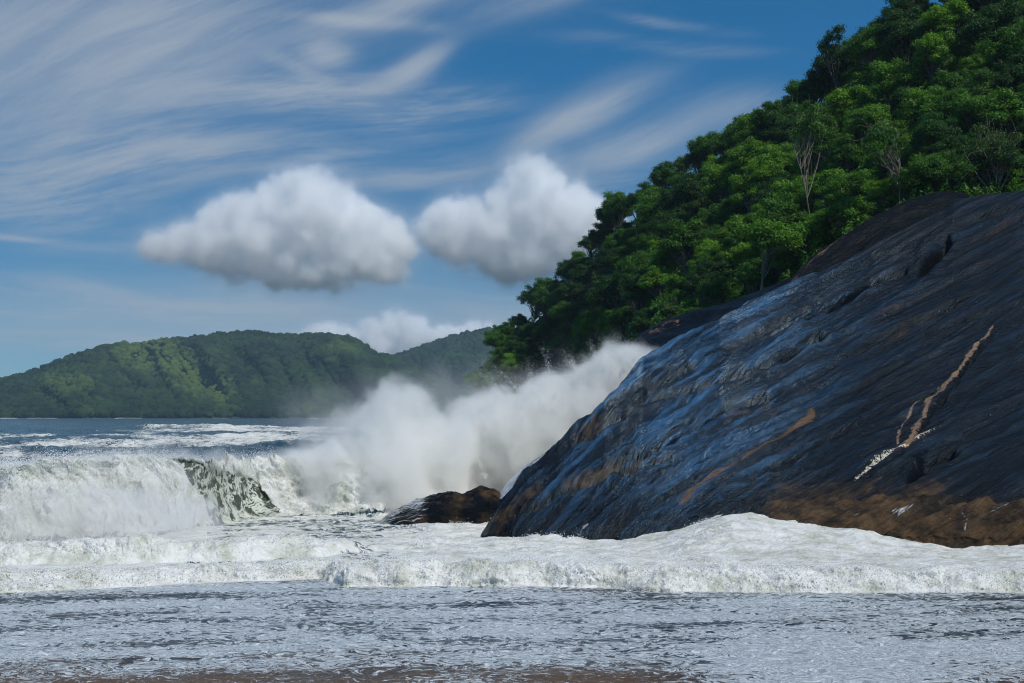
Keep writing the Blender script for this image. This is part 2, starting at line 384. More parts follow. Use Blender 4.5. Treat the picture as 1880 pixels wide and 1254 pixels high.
# ================================================================== sea
def wline(pts, z=0.0):
    p = np.array(pts, float); X = P(p[:, 0], p[:, 1], Dz(p[:, 1], z))
    o = np.argsort(X[:, 0]); return lambda x, a=X[o, 0], b=X[o, 1]: np.interp(x, a, b)
front = wline([(-1500, 1110), (-600, 1098), (0, 1089), (200, 1080), (400, 1070), (590, 1064), (630, 1077), (800, 1076), (1100, 1078), (1200, 1086), (1500, 1088), (1880, 1088), (2600, 1094), (3600, 1098)])
second = wline([(-1500, 1062), (-300, 1050), (0, 1046), (300, 1042), (600, 1030), (720, 1014), (900, 1000), (1100, 1002), (3600, 1010)])
wbase = wline([(-2500, 1030), (-600, 1010), (0, 1004), (180, 997), (280, 984), (350, 972), (400, 961), (450, 952), (520, 948), (700, 944), (780, 930), (900, 900), (1200, 880), (3600, 880)])
wH = crv_s([(-2500, 3.2), (-600, 3.1), (0, 2.95), (60, 3.0), (130, 3.05), (200, 3.25), (280, 3.15), (330, 2.95), (380, 2.95), (450, 2.85), (520, 2.7), (600, 2.45), (700, 2.25), (850, 2.2), (960, 2.6), (1100, 3.0), (3600, 2.5)], 900, 3)

cols = np.concatenate([np.linspace(-1800, -90, 150), np.arange(-85, 1965, 1.25), np.linspace(1975, 3500, 130)])
ya = [np.arange(16, 24, .2), np.arange(24, 36, .085), np.arange(36, 46.5, .045), np.arange(46.5, 52, .09), np.arange(52, 63, .055), np.arange(63, 79, .06), np.arange(79, 100, .3)]
pyr = np.arange(float(HOR + F * H / 100), 762.9, -0.55)
yb = F * H / (pyr - HOR)
rows = np.concatenate(ya + [yb[yb > 100.2]])
SXm = (cols - CX)[None, :] / F
Y = np.repeat(rows[:, None], len(cols), 1); X = SXm * Y
PX = CX + F * X / (Y * ct - H * st)
def sea_surface(X, Y, PX):
    z = np.zeros_like(X); oy = np.zeros_like(X); ox = np.zeros_like(X)
    n_lo = fb2(X * .35, Y * .35, 3, 11)
    n_mid = fb2(X * 1.3, Y * 1.3, 4, 21)
    far = sm(Y, 75, 120)
    # ---- swell behind the breaker
    sw = 0.34 * np.sin(Y / 7.5 + 1.4 * fb2(X * .03, Y * .03, 2, 31) * 2 + X * .05) * sm(Y, 76, 95)
    sw = sw + 0.85 * fb2(X * .055, Y * .11, 5, 33, kind='r') * far + 0.20 * fb2(X * .35, Y * .6, 4, 37, kind='r') * far
    sw = sw * (1 - 0.75 * sm(Y, 350, 1500))
    z += sw
    foam = np.clip(0.10 + 0.30 * fb2(X * .03, Y * .015, 4, 41) * far, 0, 1) * sm(Y, 74, 80)
    foam *= 1 - 0.85 * sm(Y, 420, 900)
    foam = np.where(Y > 74, foam + 0.20 * (1 - sm(Y, 78, 110)), foam)
    # distant breakers: (px from, px to, row, height, length behind)
    for a, b, py, hh, ln, sd in ((210, 560, 790, 1.25, 26, 1), (330, 700, 799, 1.15, 22, 2), (395, 640, 808, 0.9, 16, 3), (-60, 150, 806, 0.55, 10, 4), (120, 300, 801, .6, 12, 5), (-200, 260, 822, 0.5, 8, 8), (560, 1250, 796, 1.3, 26, 6), (600, 1200, 830, 0.9, 9, 7)):
        yl = float(Dz(py)) * (1 + .05 * fb2(X[:1] * .02, X[:1] * 0, 3, 60 + sd))
        e = sm(PX, a, a + 70) * (1 - sm(PX, b - 70, b))
        rg = .55 + .8 * np.abs(fb2(X[:1] * .11, X[:1] * 0 + sd, 3, 70 + sd)) * 2
        s = Y - yl
        pr = np.where(s < 0, 0, np.minimum(s / (2.0 + .004 * yl), 1)) * np.exp(-np.maximum(s - 3, 0) / ln)
        z += hh * pr * e * rg
        cr = e * sm(s, -2, 1) * np.exp(-np.maximum(s - 1, 0) / (ln * 1.4))
        foam = np.maximum(foam, np.clip(cr * (0.72 + .5 * n_lo), 0, 1))
        pre = e * (s < 0) * np.exp(s / 9)
        foam = np.maximum(foam, .45 * pre)
    pt = np.exp(-((PX - 470) / 260) ** 2) * sm(Y, 170, 230) * (1 - sm(Y, 420, 560)) + .7 * np.exp(-((PX - 60) / 220) ** 2) * sm(Y, 120, 150) * (1 - sm(Y, 200, 320))
    foam = np.maximum(foam, np.clip(pt * (.40 + 1.1 * fb2(X * .045, Y * .03, 5, 43, kind='r')), 0, .85))
    z += pt * .8 * fb2(X * .05, Y * .05, 5, 44, .6, kind='r')
    # white specks at the foot of the far hills
    hz = sm(Y, 1300, 1500)
    foam = np.maximum(foam, hz * sm(fb2(X * .014, Y * .0 + 3, 3, 81), .02, .12) * (1 - sm(Y, 1560, 1600)) * .98)
    # ---- the big breaking wave
    wb = wbase(X) + 2.2 * fb2(X * .24, X * 0, 5, 91, .55) * (1 - .6 * sm(PX, 360, 440))
    s = Y - wb
    pxw = PX
    Hc = wH(pxw) * (1 + .12 * fb2(X * .25, X * 0 + 5, 4, 95, .5))
    opn_l = 385; 
    L = 3.9
    tt = np.clip(s / L, 0, 1)
    bel = sm(pxw, 310, 400) * (1 - sm(pxw, 560, 640))
    n_face = fb2(X * .9, Hc * tt * .9 + 7, 4, 93); n_fl = fb2(X * .35, Hc * tt * .45, 3, 94)
    tq = tt ** (1.5)
    pl = 386 - 72 * tq + 26 * n_face + 24 * n_fl; pr_ = 550 - 165 * tq + 50 * n_face + 40 * n_fl
    op = sm(pxw, pl - 6, pl + 8) * (1 - sm(pxw, pr_ - 14, pr_ + 14)) * (1 - sm(tt, .90, .98)) * (s > -0.6)
    face = tt ** 1.75
    bulk = 1 - (1 - tt) ** 1.7
    prof = bulk * (1 - bel) + (face * .8 + tt * .2) * bel
    prof = np.where(s > L, np.exp(-np.clip(s - L, 0, 60) / 4.5), prof)
    wave = Hc * prof * (s > 0)
    z += wave
    inw = sm(s, -.3, .5) * np.exp(-np.maximum(s - L - 1.2, 0) / 2.2)
    foamw = inw * (1 - op * .62)
    foam = np.maximum(foam, np.clip(foamw, 0, 1))
    foam = np.where((op > .5) & (s > 0), .50 + .22 * n_face, foam)
    green = np.clip(op + .9 * sm(pxw, -300, -100) * (1 - sm(pxw, 70, 150)) * sm(tt, .45, .75) * (s < L + .5) * (s > 0), 0, 1)
    ball = inw * (1 - op)
    # ---- water between the lines
    mid = (s <= 0)
    base_f = np.where(PX < 380, .80, .60) + .3 * n_lo
    base_f = np.where(PX > 380, base_f + .45 * sm(PX, 640, 950), base_f)
    foam = np.where(mid, np.maximum(foam, np.clip(base_f, 0, 1)), foam)
    z += np.where(mid, .07 * n_mid + .10 * n_lo, 0) * sm(Y, 40, 44)
    # second line of foam
    s2 = Y - second(X) - .5 * fb2(X * .5, X * 0 + 9, 3, 97)
    a2 = (1 - sm(PX, 520, 760)) * .62
    p2 = np.where(s2 < 0, 0, 1 - (1 - np.clip(s2 / 1.3, 0, 1)) ** 2) * np.exp(-np.maximum(s2 - 1.6, 0) / 3.2)
    z += a2 * p2 * (1 + .35 * fb2(X * .6, X * 0, 3, 98))
    foam = np.maximum(foam, sm(s2, -.15, .15) * np.exp(-np.maximum(s2 - 2.5, 0) / 1.6) * (1 - sm(PX, 560, 800)))
    ball = np.maximum(ball, p2 * (1 - sm(PX, 520, 760)) * .62)
    foam = np.where((s2 < 0) & (PX < 640) & mid, np.clip(.70 + .4 * n_lo, 0, .95), foam)
    # front bore
    s1 = Y - front(X) - .38 * fb2(X * .8, X * 0 + 2, 4, 99)
    a1 = .36 + .26 * sm(PX, 590, 650) - .10 * sm(PX, 1250, 1500)
    p1 = np.where(s1 < 0, 0, 1 - (1 - np.clip(s1 / 1.5, 0, 1)) ** 1.8) * (np.exp(-np.maximum(s1 - 1.2, 0) / 2.6) * .72 + .28 * (1 - sm(s1, 3, 14)))
    z += a1 * p1 * (1 + .3 * fb2(X * .7, X * 0 + 4, 3, 96))
    foam = np.maximum(foam, sm(s1, -.12, .08) * np.exp(-np.maximum(s1 - 2.4, 0) / 1.5))
    rightf = sm(PX, 640, 800) * (s1 > 0) * (s < 0)
    foam = np.maximum(foam, rightf * np.clip(.98 - .10 * (1 - sm(Y, 50, 58)) * (n_lo > .1), 0, 1) * (1 - .45 * (1 - sm(PX, 760, 1000)) * sm(Y, 52, 56)))
    ball = np.maximum(ball, sm(s1, 0, .25) * np.exp(-np.maximum(s1 - 1.7, 0) / 1.0) * .55)
    ball = np.maximum(ball, rightf * (.20 + .25 * sm(n_lo, 0, .4)) * (1 - .72 * sm(PX, 1250, 1420)))
    # run-up mound against the rock
    m1 = np.exp(-((PX - 1375) / 125) ** 2) * .98 + np.exp(-((PX - 1565) / 85) ** 2) * .52
    z += m1 * sm(Y, 47, 55.5) * (s < 0) + .16 * rightf * fb2(X * .45, Y * .3, 3, 55)
    # rough tumbling foam: billows on everything churned
    p3 = np.stack([X, Y, z], -1)
    idx = ball > .02
    q = p3[idx]
    bl = fb3(q * np.array([.42, .42, .60]), 3, 101, .5, 'b') * .80 + fb3(q * 1.9, 4, 105, .58, 'b') * .20 + fb3(q * 6.5, 3, 109, .55) * .085
    d = np.zeros_like(X); d[idx] = bl; d *= ball ** .8
    z += d * .5; oy -= d * .95
    z += np.where(op > .3, .10 * fb2(X * .8, Hc * tt * 1.2, 4, 51, kind='r') * sm(tt, 0, .3), 0)
    # the lip throws forward over the face
    lip = np.exp(-((s - L + .2) / .8) ** 2) * (s > 0) * (1 - sm(Y, 78, 82)) * (PX < 1000)
    oy -= lip * (.8 + .5 * fb2(X * .45, X * 0 + 3, 3, 121, .5)) * (1 - .7 * op)
    # jagged crest tips
    tip = np.exp(-((s - L) / .55) ** 2) * (1 - sm(Y, 78, 82)) * (PX < 1000)
    z += tip * np.maximum(fb2(X * 1.1, X * 0 + 8, 6, 120, .6), 0) * .35
    foam = np.where(mid & (PX > 1400), np.maximum(foam, .9 * (s1 > 0)), foam)
    # swash in front of the bore
    swm = 1 - sm(s1, -.10, .04)
    rx, ry = X * .97 + Y * .24, Y * .97 - X * .24
    z = z * (1 - swm) + swm * (.040 * fb2(rx * 1.7, ry * 2.2, 5, 140, .66) + .03 * n_lo) * (.5 + .5 * sm(Y, 25, 29))
    # thin edge of the previous wash, lower right
    e1 = Y - (27.2 + 1.6 * np.sin(X * .22 + 1.0) - .35 * X)
    sand = 1.0 * (1 - sm(Y, 25.6, 31.5)) + .45 * n_lo
    sand = np.clip(sand - .75 * sm(X, 2.0, 5.0) * (1 - .8 * sm(X, 8.0, 10)), 0, 1)
    # long darker lanes in the swash, swept to lower left
    lane = fb2((X + Y * .25) * .10, (Y - X * .22) * .55, 3, 131)
    lane = lane + .75 * sm(PX, 1230, 1480) * (1 - sm(Y, 29.5, 32.5)) * (1 - .8 * sm(PX, 1700, 1900) * (1 - sm(Y, 26.5, 28)))
    sand2 = np.clip(sand, 0, 1)
    sea_surface.ball = ball * (1 - op); sea_surface.s = s
    return X + ox, Y + oy, z, foam, swm, sand2, green, lane
XX, YY, ZZ, foam, swm, sand, green, lane = sea_surface(X, Y, PX)
ZZ[rows > 3300] = np.minimum(ZZ[rows > 3300], 0)
sea = mesh_np('sea', np.stack([XX, YY, ZZ], -1), grid_q(*X.shape), M_SEA, attrs=dict(foam=foam, swash=swm, sand=sand, green=green, lane=lane))
tag(sea, kind='structure')

# ================================================================== rock slope
cont = crv_s([(880, 981), (890, 972), (915, 925), (960, 868), (1000, 833), (1060, 780), (1110, 745), (1180, 665), (1250, 622), (1320, 590), (1400, 545), (1465, 514), (1520, 490), (1590, 458), (1680, 412), (1750, 370), (1800, 358), (1880, 352), (2100, 310), (2400, 260), (2800, 230)], 1900, 6)
rbase = crv([(880, 983), (1000, 986), (1200, 988), (1400, 992), (1640, 998), (1880, 1002), (2800, 1010)])
rD1 = crv_s([(880, 60), (960, 64), (1060, 69), (1180, 75), (1320, 80), (1460, 84), (1600, 88), (1740, 91), (1880, 92), (2800, 96)], 500, 10)
CRACKS = [  # polyline in photo pixels, width px, depth m
    ([(1000, 850), (1070, 800), (1140, 762), (1190, 715), (1260, 680)], 13, .45),
    ([(1440, 668), (1478, 640), (1500, 628)], 9, .9), ([(1180, 742), (1300, 715), (1440, 668)], 6, .25),
    ([(1693, 502), (1708, 478), (1738, 448)], 7, .8), ([(1520, 580), (1600, 522), (1660, 500)], 5, .4),
    ([(1400, 625), (1470, 600), (1560, 556), (1610, 520)], 5, .35), ([(1670, 884), (1700, 858), (1745, 838)], 8, .7),
    ([(1600, 470), (1700, 452), (1790, 405), (1880, 380)], 5, .25), ([(1050, 905), (1130, 862), (1230, 820), (1330, 760), (1400, 735)], 7, .35),
    ([(940, 960), (1040, 905), (1120, 880), (1230, 850)], 6, .30), ([(1255, 925), (1310, 880), (1380, 835), (1450, 790), (1560, 745), (1700, 660)], 4, .07),
    ([(1575, 880), (1640, 830), (1725, 788), (1815, 700)], 4, .07), ([(1650, 850), (1715, 750), (1800, 645), (1840, 600)], 4, .14),
    ([(1700, 620), (1790, 590), (1880, 565)], 4, .2), ([(1560, 660), (1700, 590), (1880, 500)], 6, .3), ([(1300, 660), (1420, 600), (1500, 560)], 6, .25)]
rpx = np.concatenate([np.arange(884, 1920, 1.2), np.linspace(1925, 2800, 90)])
tv = np.concatenate([np.linspace(-.10, -.005, 10), np.linspace(0, 1, 420)])
RPX, TV = np.meshgrid(rpx, tv)
cb, cc = rbase(RPX), cont(RPX)
RPY = cb + (cc - cb) * TV
D0 = Dz(cb); tvp = np.clip(TV, 0, 1)
RD = D0 + (rD1(RPX) - D0) * np.where(TV < 0, TV * .6, tvp ** 1.22)
Vr = P(RPX, RPY, RD)
below = TV < 0
Vr[..., 2] = np.where(below, 14 * TV * np.minimum(1, (RPX - 884) / 60 + .05), Vr[..., 2])
cflow = crv_s([(800, 1090), (880, 985), (960, 875), (1060, 782), (1180, 672), (1320, 580), (1480, 490), (1640, 405), (1880, 285), (2300, 90), (2800, -120)], 1500, 60)
q_ = (RPY - cflow(RPX)); dpx = np.stack([RPX / 260.0, q_ / 260.0, np.zeros_like(q_)], -1)
# approximate outward direction: facing left, towards the viewer and up
gx = np.gradient(Vr, axis=1); gy = np.gradient(Vr, axis=0)
nrm = np.cross(gx, gy); nrm /= np.linalg.norm(nrm, axis=-1)[..., None] + 1e-9
nrm *= np.sign(nrm[..., 2:3] + 1e-9)
w1 = .55 * fb2(RPX / 260, q_ / 80, 3, 201); w2 = .6 * fb2(RPX / 90, q_ / 30, 3, 205)
wet = sm(RPX, 900, 1000) * (1 - sm(RPX + .35 * (RPY - 700), 1300, 1640) * .88)
bigd = .5 * fb2(RPX / 420, q_ / 85 + .4 * w1, 3, 211)
slab = fb2(RPX / 620 + .3 * w1, q_ / 34 + .8 * w1, 3, 215, kind='r') * .50
midd = fb2(RPX / 210 + .3 * w2, q_ / 15 + .9 * w2, 3, 221, kind='r') * .27 * (.45 + .75 * wet)
fine = fb2(RPX / 22 + .4 * w2, q_ / 6.5 + .8 * w2, 3, 231) * .11 * (.35 + .9 * wet)
edge = sm(RPY - cc, 0, 30)                # calm the silhouette
disp = (bigd * sm(RPY - cc, 0, 120) + slab * (.35 + .65 * edge) + midd + fine)
for pts, wd, dp in CRACKS:
    d_, fr = polydist(RPX + 6 * w2, RPY + 6 * w2, pts)
    tap = np.sin(np.pi * np.clip(fr * .9 + .05, 0, 1)) ** .6
    disp -= 2.0 * dp * np.exp(-(d_ / wd) ** 2) * tap
    disp += .35 * dp * np.exp(-((d_ - 2.2 * wd) / (1.6 * wd)) ** 2) * tap
crackm = np.zeros_like(RPX)
for pts, wd, dp in CRACKS:
    d_, fr = polydist(RPX + 6 * w2, RPY + 6 * w2, pts); crackm = np.maximum(crackm, np.exp(-(d_ / (wd * .8)) ** 2) * min(1, dp * 3))
ridge = np.clip(.42 - 1.3 * crackm + 1.5 * slab + 3.2 * midd + 2.0 * fine, 0, 1)
# the ledge of the tidal band at the lower right
band = sm(RPY + 3 * w1 * 2, 927, 934) * sm(RPX, 1360, 1460)
disp += .22 * band
bul = np.exp(-(((RPX - 1640) / 110) ** 2 + ((RPY - 405 + (RPX - 1640) * -.0) / 34) ** 2)) * 1.0
disp *= sm(TV, -.1, .03) * np.minimum(1, (cb - cc) / 60)
Vr = Vr + nrm * disp[..., None]
# roll-over behind the skyline of the slab
dd = np.concatenate([np.linspace(.35, 6, 16), np.linspace(7, 26, 12)])
dirv = Vr[-1] - np.array([0, 0, H]); dirv /= dirv[:, 1:2]
cfall = crv([(880, .55), (1100, .25), (1250, .12), (1500, .07), (2800, .05)])(rpx)
back = Vr[-1][None] + dirv[None] * dd[:, None, None]
back[..., 2] -= cfall[None] * dd[:, None] ** 1.7
back[..., 2] += .12 * fb2(back[..., 0] * .5, back[..., 1] * .5, 3, 240) * sm(dd, .3, 3)[:, None]
back[..., 2] = np.maximum(back[..., 2], -2.5)
Va = np.concatenate([Vr, back]); nb = len(dd)
def ext(a, v=None): return np.concatenate([a, np.repeat(a[-1:], nb, 0) if v is None else np.full((nb, a.shape[1]), v)])
flow = np.concatenate([dpx, np.repeat(dpx[-1:], nb, 0) - np.stack([np.zeros((nb, len(rpx))), dd[:, None].repeat(len(rpx), 1) * .05, np.zeros((nb, len(rpx)))], -1)])
brown = np.maximum(1.15 * band, .60 * sm(RPY, 840, 930) * sm(RPX, 1300, 1480) * (1 - .5 * sm(RPX, 1700, 1800)))
hol = .8 * np.exp(-(((RPX - 1095) / 60) ** 2 + ((RPY - 772 + (RPX - 1095) * .62) / 16) ** 2)); brown = np.maximum(brown, .62 * hol)
brown = np.maximum(brown, .38 * bul * 1.0)
for pts, wd, k in (([(1040, 895), (1130, 862), (1180, 848)], 14, .6), ([(910, 972), (950, 930), (985, 905)], 22, .5), ([(1330, 770), (1400, 752), (1460, 768)], 14, .35)):
    d_, _ = polydist(RPX, RPY, pts); brown = np.maximum(brown, k * np.exp(-(d_ / wd) ** 2))
def stroke(pts, w0, w1_):
    d_, fr = polydist(RPX + 5 * w2, RPY + 5 * w2, pts); return np.exp(-(d_ / (w0 + (w1_ - w0) * fr)) ** 2)
pale = np.maximum(stroke([(1820, 612), (1780, 660), (1745, 698), (1705, 738), (1678, 795), (1662, 822)], 2, 8), .8 * stroke([(1712, 725), (1680, 745), (1655, 775), (1648, 812)], 2, 4))
pale = np.maximum(pale, .25 * stroke([(1740, 700), (1700, 712), (1660, 740)], 3, 5))
barn = stroke([(1572, 882), (1605, 855), (1640, 832), (1668, 822), (1700, 805), (1728, 786)], 4.5, 3)
orange = 2.0 * stroke([(1250, 928), (1310, 882), (1380, 836), (1450, 792), (1492, 764)], 7, 5)
run = .62 * stroke([(1065, 985), (1072, 968), (1080, 962)], 6, 4) + .6 * stroke([(1640, 965), (1665, 955), (1680, 950)], 4, 3) + .6 * stroke([(1770, 985), (1776, 965), (1765, 955)], 3, 3) + .5 * stroke([(1420, 955), (1450, 945), (1480, 940)], 5, 4) + .5 * stroke([(1790, 975), (1820, 955), (1850, 940)], 5, 3) + .45 * stroke([(1560, 975), (1590, 955), (1605, 945)], 4, 3)
run = run + .5 * np.exp(-(((RPX - 915) / 16) ** 2 + ((RPY - 955) / 22) ** 2)) * 0
dry = sm(RPX, 1450, 1850) * .45 + .6 * bul
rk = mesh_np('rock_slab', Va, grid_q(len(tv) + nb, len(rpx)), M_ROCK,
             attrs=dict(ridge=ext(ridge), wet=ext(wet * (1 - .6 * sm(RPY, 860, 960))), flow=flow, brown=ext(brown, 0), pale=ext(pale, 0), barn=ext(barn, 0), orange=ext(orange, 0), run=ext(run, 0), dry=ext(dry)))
tag(rk, 'huge dark wet rock slab sloping down from the forest into the surf', 'rock')

# ---- generic rounded rock: profile across, length in depth
def rounded_rock(name, pts, D, half, m_, seed, rough=.25, n=160, lean=0.0, floor=-.4):
    a = np.array(pts, float); pr = crv_s(pts, 300, 3)
    px = np.linspace(a[0, 0], a[-1, 0], n); top = P(px, pr(px), D)
    v = np.linspace(-1.25, 1.25, n // 2)
    cap = np.sqrt(np.clip(1 - np.abs(v) ** 2.2, 0, 1)) - np.clip(np.abs(v) - 1, 0, 1) * 3
    k = np.minimum(1, np.minimum((px - px[0]), (px[-1] - px)) / (px[-1] - px[0]) * 8 + .1)
    V = np.zeros((len(v), n, 3)); h = top[:, 2] - floor
    V[..., 0] = top[None, :, 0] + v[:, None] * lean
    V[..., 1] = D + v[:, None] * half * (.4 + .6 * k[None])
    V[..., 2] = floor + cap[:, None] * h[None]
    p = V + 0
    dn = fb3(p * .8, 4, seed, .5, 'r') * rough + fb3(p * 3.5, 3, seed + 5) * rough * .35
    V[..., 2] += dn * np.minimum(1, h[None] / 1.0); V[..., 1] -= dn * .8
    fl = np.stack([V[..., 0] * .12, (V[..., 2] * .6 + V[..., 1]) * .12, 0 * V[..., 0]], -1)
    return V, px, fl
V, spx, fl = rounded_rock('', [(690, 962), (712, 946), (745, 930), (765, 920), (800, 911), (828, 905), (848, 910), (880, 897), (905, 898), (925, 910), (940, 938), (948, 962)], 67.5, 3.2, M_ROCK, 301, .22)
SP = np.repeat(spx[None], V.shape[0], 0); z0 = np.zeros_like(SP)
srun = .72 * (1 - sm(SP, 770, 815)) * sm(V[..., 1], 60, 67.2)
o = mesh_np('shore_rock', V, grid_q(*SP.shape), M_ROCK, attrs=dict(flow=fl, brown=.22 + .45 * sm(SP, 770, 800) * fb2(V[..., 0], V[..., 2], 3, 5) * 2 + .15, pale=z0, barn=z0, orange=z0, run=srun, dry=sm(SP, 780, 810) * .8))
tag(o, 'small low brown rock in the foam with water pouring off its left side', 'rock')

a_ = np.linspace(0, 1, 60); b_ = np.linspace(0, 1, 24); A, B = np.meshgrid(a_, b_)
cxp = np.interp(A, [0, .35, .7, 1], [1006, 975, 948, 930]); cyp = np.interp(A, [0, .35, .7, 1], [826, 850, 882, 915])
wv_ = 6 + 20 * A ** .8
V = P(cxp + 5 - wv_ * B, cyp - 2 + 5 * B, 66.2 - 1.5 * A + 2.2 * B ** 2)
V += (.10 * fb2(A * 4, B * 9, 4, 333))[..., None] * np.array([0, -1, .5])
z0 = np.zeros_like(A); fl = np.stack([A * .6, B * .22, z0], -1)
o = mesh_np('runoff_water', V, grid_q(24, 60), M_ROCK, attrs=dict(flow=fl, brown=z0, pale=z0, barn=z0, orange=z0, run=.50 + .35 * B + .15 * A, dry=z0, wet=z0, ridge=z0 + .5))
tag(o, 'white water streaming down the left edge of the rock slab', 'water', kind='stuff')

# ================================================================== headland
def outline(pts):
    a = np.array(pts, float); return crv_s(a[:, :2], 600, 6), crv_s(a[:, [0, 2]], 600, 12)
lo_y, lo_D = outline([(840, 748, 238), (885, 742, 236), (905, 738, 232), (1000, 720, 215), (1090, 706, 192), (1150, 676, 140), (1200, 642, 118), (1320, 612, 108), (1460, 540, 100), (1560, 460, 98), (1740, 385, 97), (1880, 385, 97), (2200, 350, 100), (2800, 300, 104)])
up_y, up_D = outline([(840, 748, 244), (888, 738, 244), (905, 675, 243), (925, 640, 242), (965, 608, 240), (1030, 545, 235), (1100, 462, 224), (1180, 405, 210), (1250, 360, 196), (1330, 312, 182), (1410, 248, 165), (1500, 222, 152), (1600, 142, 142), (1700, 80, 136), (1880, -20, 130), (2200, -200, 128), (2800, -420, 130)])
def land(px, t):
    """point of the headland slope: px across, t from its foot (0) to its skyline (1)"""
    px, t = np.broadcast_arrays(np.asarray(px, float), np.asarray(t, float))
    y0, y1, d0, d1 = lo_y(px), up_y(px), lo_D(px), up_D(px)
    return P(px, y0 + (y1 - y0) * t, d0 + (d1 - d0) * t ** 1.12)
hpx = np.linspace(890, 2780, 420); ht = np.linspace(0, 1, 90)
HX, HT = np.meshgrid(hpx, ht)
Vh = land(HX, HT)
Vh[..., 2] += (.9 * fb2(Vh[..., 0] * .12, Vh[..., 1] * .12, 4, 400)) * sm(HT, 0, .1)
dd = np.concatenate([np.linspace(1, 14, 8), np.linspace(20, 90, 8)])
bk = Vh[-1][None] + np.stack([np.zeros((len(dd), len(hpx))), dd[:, None].repeat(len(hpx), 1), -(.02 * dd[:, None] ** 1.7).repeat(len(hpx), 1)], -1)
bk[..., 2] = np.maximum(bk[..., 2], -3)
ft = Vh[0][None] + np.stack([0 * hpx, -9 + 0 * hpx, -9 + 0 * hpx], -1)[None]
Vh = np.concatenate([ft, Vh, bk])
m_, t, out = mat('forest_floor'); 
pos = t.n('ShaderNodeNewGeometry').outputs['Position']
red = t.attr('red')
c_ = t.mix(t.noise(pos, .6, 6, .65), (0.010, 0.016, 0.007), (0.035, 0.030, 0.016))
c_ = t.mix(t.m('MULTIPLY', red, t.noise(pos, .5, 5, .6)), c_, (0.15, 0.045, 0.022))
bs = t.n('ShaderNodeBsdfPrincipled', {'Base Color': c_, 'Roughness': 0.85, 'Normal': t.n('ShaderNodeBump', {'Height': t.noise(pos, 1.5, 6, .6), 'Distance': .5}).outputs[0]})
t.t.links.new(bs.outputs[0], out.inputs[0])
redm = np.exp(-((HX - 1015) / 55) ** 2 - ((HT - .22) / .3) ** 2)
redm = np.concatenate([redm[:1], redm, np.zeros((len(dd), len(hpx)))])
o = mesh_np('headland', Vh, grid_q(Vh.shape[0], len(hpx)), m_, attrs=dict(red=redm)); tag(o, kind='structure')

# second, darker slab between the main slab and the trees
def slab2(name, pts, D0_, D1_, label, seed, br, depth=14, frontd=13.0, drop=130):
    c2 = crv_s(pts, 300, 4); px = np.linspace(pts[0][0], pts[-1][0], 170); tvv = np.linspace(0, 1, 70)
    A, B = np.meshgrid(px, tvv); Dd = np.interp(A, [px[0], px[-1]], [D0_, D1_])
    ytop = c2(A); lowy = ytop + drop
    V = P(A, lowy + (ytop - lowy) * B, Dd - frontd + frontd * B ** 1.3)
    fl = np.stack([A / 260, (B * -.5) * 1.2, 0 * A], -1)
    dv = fb2(A / 120, B * 5 + A / 200, 4, seed, kind='r') * .45
    V[..., 2] += dv * np.minimum(1, (1 - B) * 8 + .3); 
    e = np.linspace(.5, depth, 10); bk_ = V[-1][None] + np.stack([np.zeros((10, 170)), e[:, None].repeat(170, 1), -(.08 * e[:, None] ** 1.7).repeat(170, 1)], -1)
    V = np.concatenate([V, bk_]); V[..., 2] = np.maximum(V[..., 2], -2)
    z_ = np.zeros(V.shape[:2]); fl = np.concatenate([fl, np.repeat(fl[-1:], 10, 0)])
    palee = np.concatenate([.55 * np.exp(-((B - .93) / .05) ** 2) * (A < px[0] + 120), np.zeros((10, 170))])
    o = mesh_np(name, V, grid_q(V.shape[0], 170), M_ROCK, attrs=dict(flow=fl, brown=z_ + br, pale=palee, barn=z_, orange=z_, run=z_, dry=z_ + .5)); tag(o, label, 'rock')
slab2('rock_ledge', [(1128, 672), (1150, 640), (1180, 612), (1222, 588), (1270, 572), (1330, 556), (1400, 532), (1440, 515), (1480, 500)], 96, 93, 'dark brown rock ledge rising behind the main slab below the trees', 411, .22)
slab2('rock_hump', [(1430, 540), (1466, 498), (1500, 464), (1555, 430), (1600, 398), (1660, 371), (1715, 354), (1745, 350), (1775, 356), (1800, 378)], 88, 95, 'dark rock hump at the upper edge of the slab under the undergrowth', 415, .18, frontd=3.5, drop=95)

# ================================================================== foliage
def leaf_mat(name, dark, light, trans=.35):
    m_, t, out = mat(name)
    tone = t.attr('tone'); rnd = t.n('ShaderNodeObjectInfo').outputs['Random']
    pos = t.n('ShaderNodeNewGeometry').outputs['Position']
    k = t.m('ADD', t.m('MULTIPLY', tone, 0.62), t.m('MULTIPLY', rnd, 0.38))
    c_ = t.mix(k, dark, light)
    c_ = t.mix(t.m('MULTIPLY', t.ss(t.noise(pos, .09, 3, .6), .45, .7), .5), c_, (0.030, 0.130, 0.006))
    d = t.n('ShaderNodeBsdfPrincipled', {'Base Color': c_, 'Roughness': 0.5, 'Specular IOR Level': 0.35})
    tr = t.n('ShaderNodeBsdfTranslucent', {'Color': t.mix(.5, c_, (0.10, 0.22, 0.01))})
    mx = t.n('ShaderNodeMixShader', {0: trans, 1: d.outputs[0], 2: tr.outputs[0]})
    t.t.links.new(mx.outputs[0], out.inputs[0]); return m_
L_DARK = leaf_mat('leaves_dark', (0.008, 0.034, 0.010), (0.030, 0.105, 0.010))
L_MID = leaf_mat('leaves_mid', (0.012, 0.055, 0.005), (0.105, 0.270, 0.010))
L_BRIGHT = leaf_mat('leaves_bright', (0.050, 0.165, 0.006), (0.20, 0.40, 0.014))
L_OLIVE = leaf_mat('leaves_olive', (0.040, 0.075, 0.014), (0.10, 0.15, 0.035))
m_, t, out = mat('bark'); M_BARK = m_
pos = t.n('ShaderNodeNewGeometry').outputs['Position']
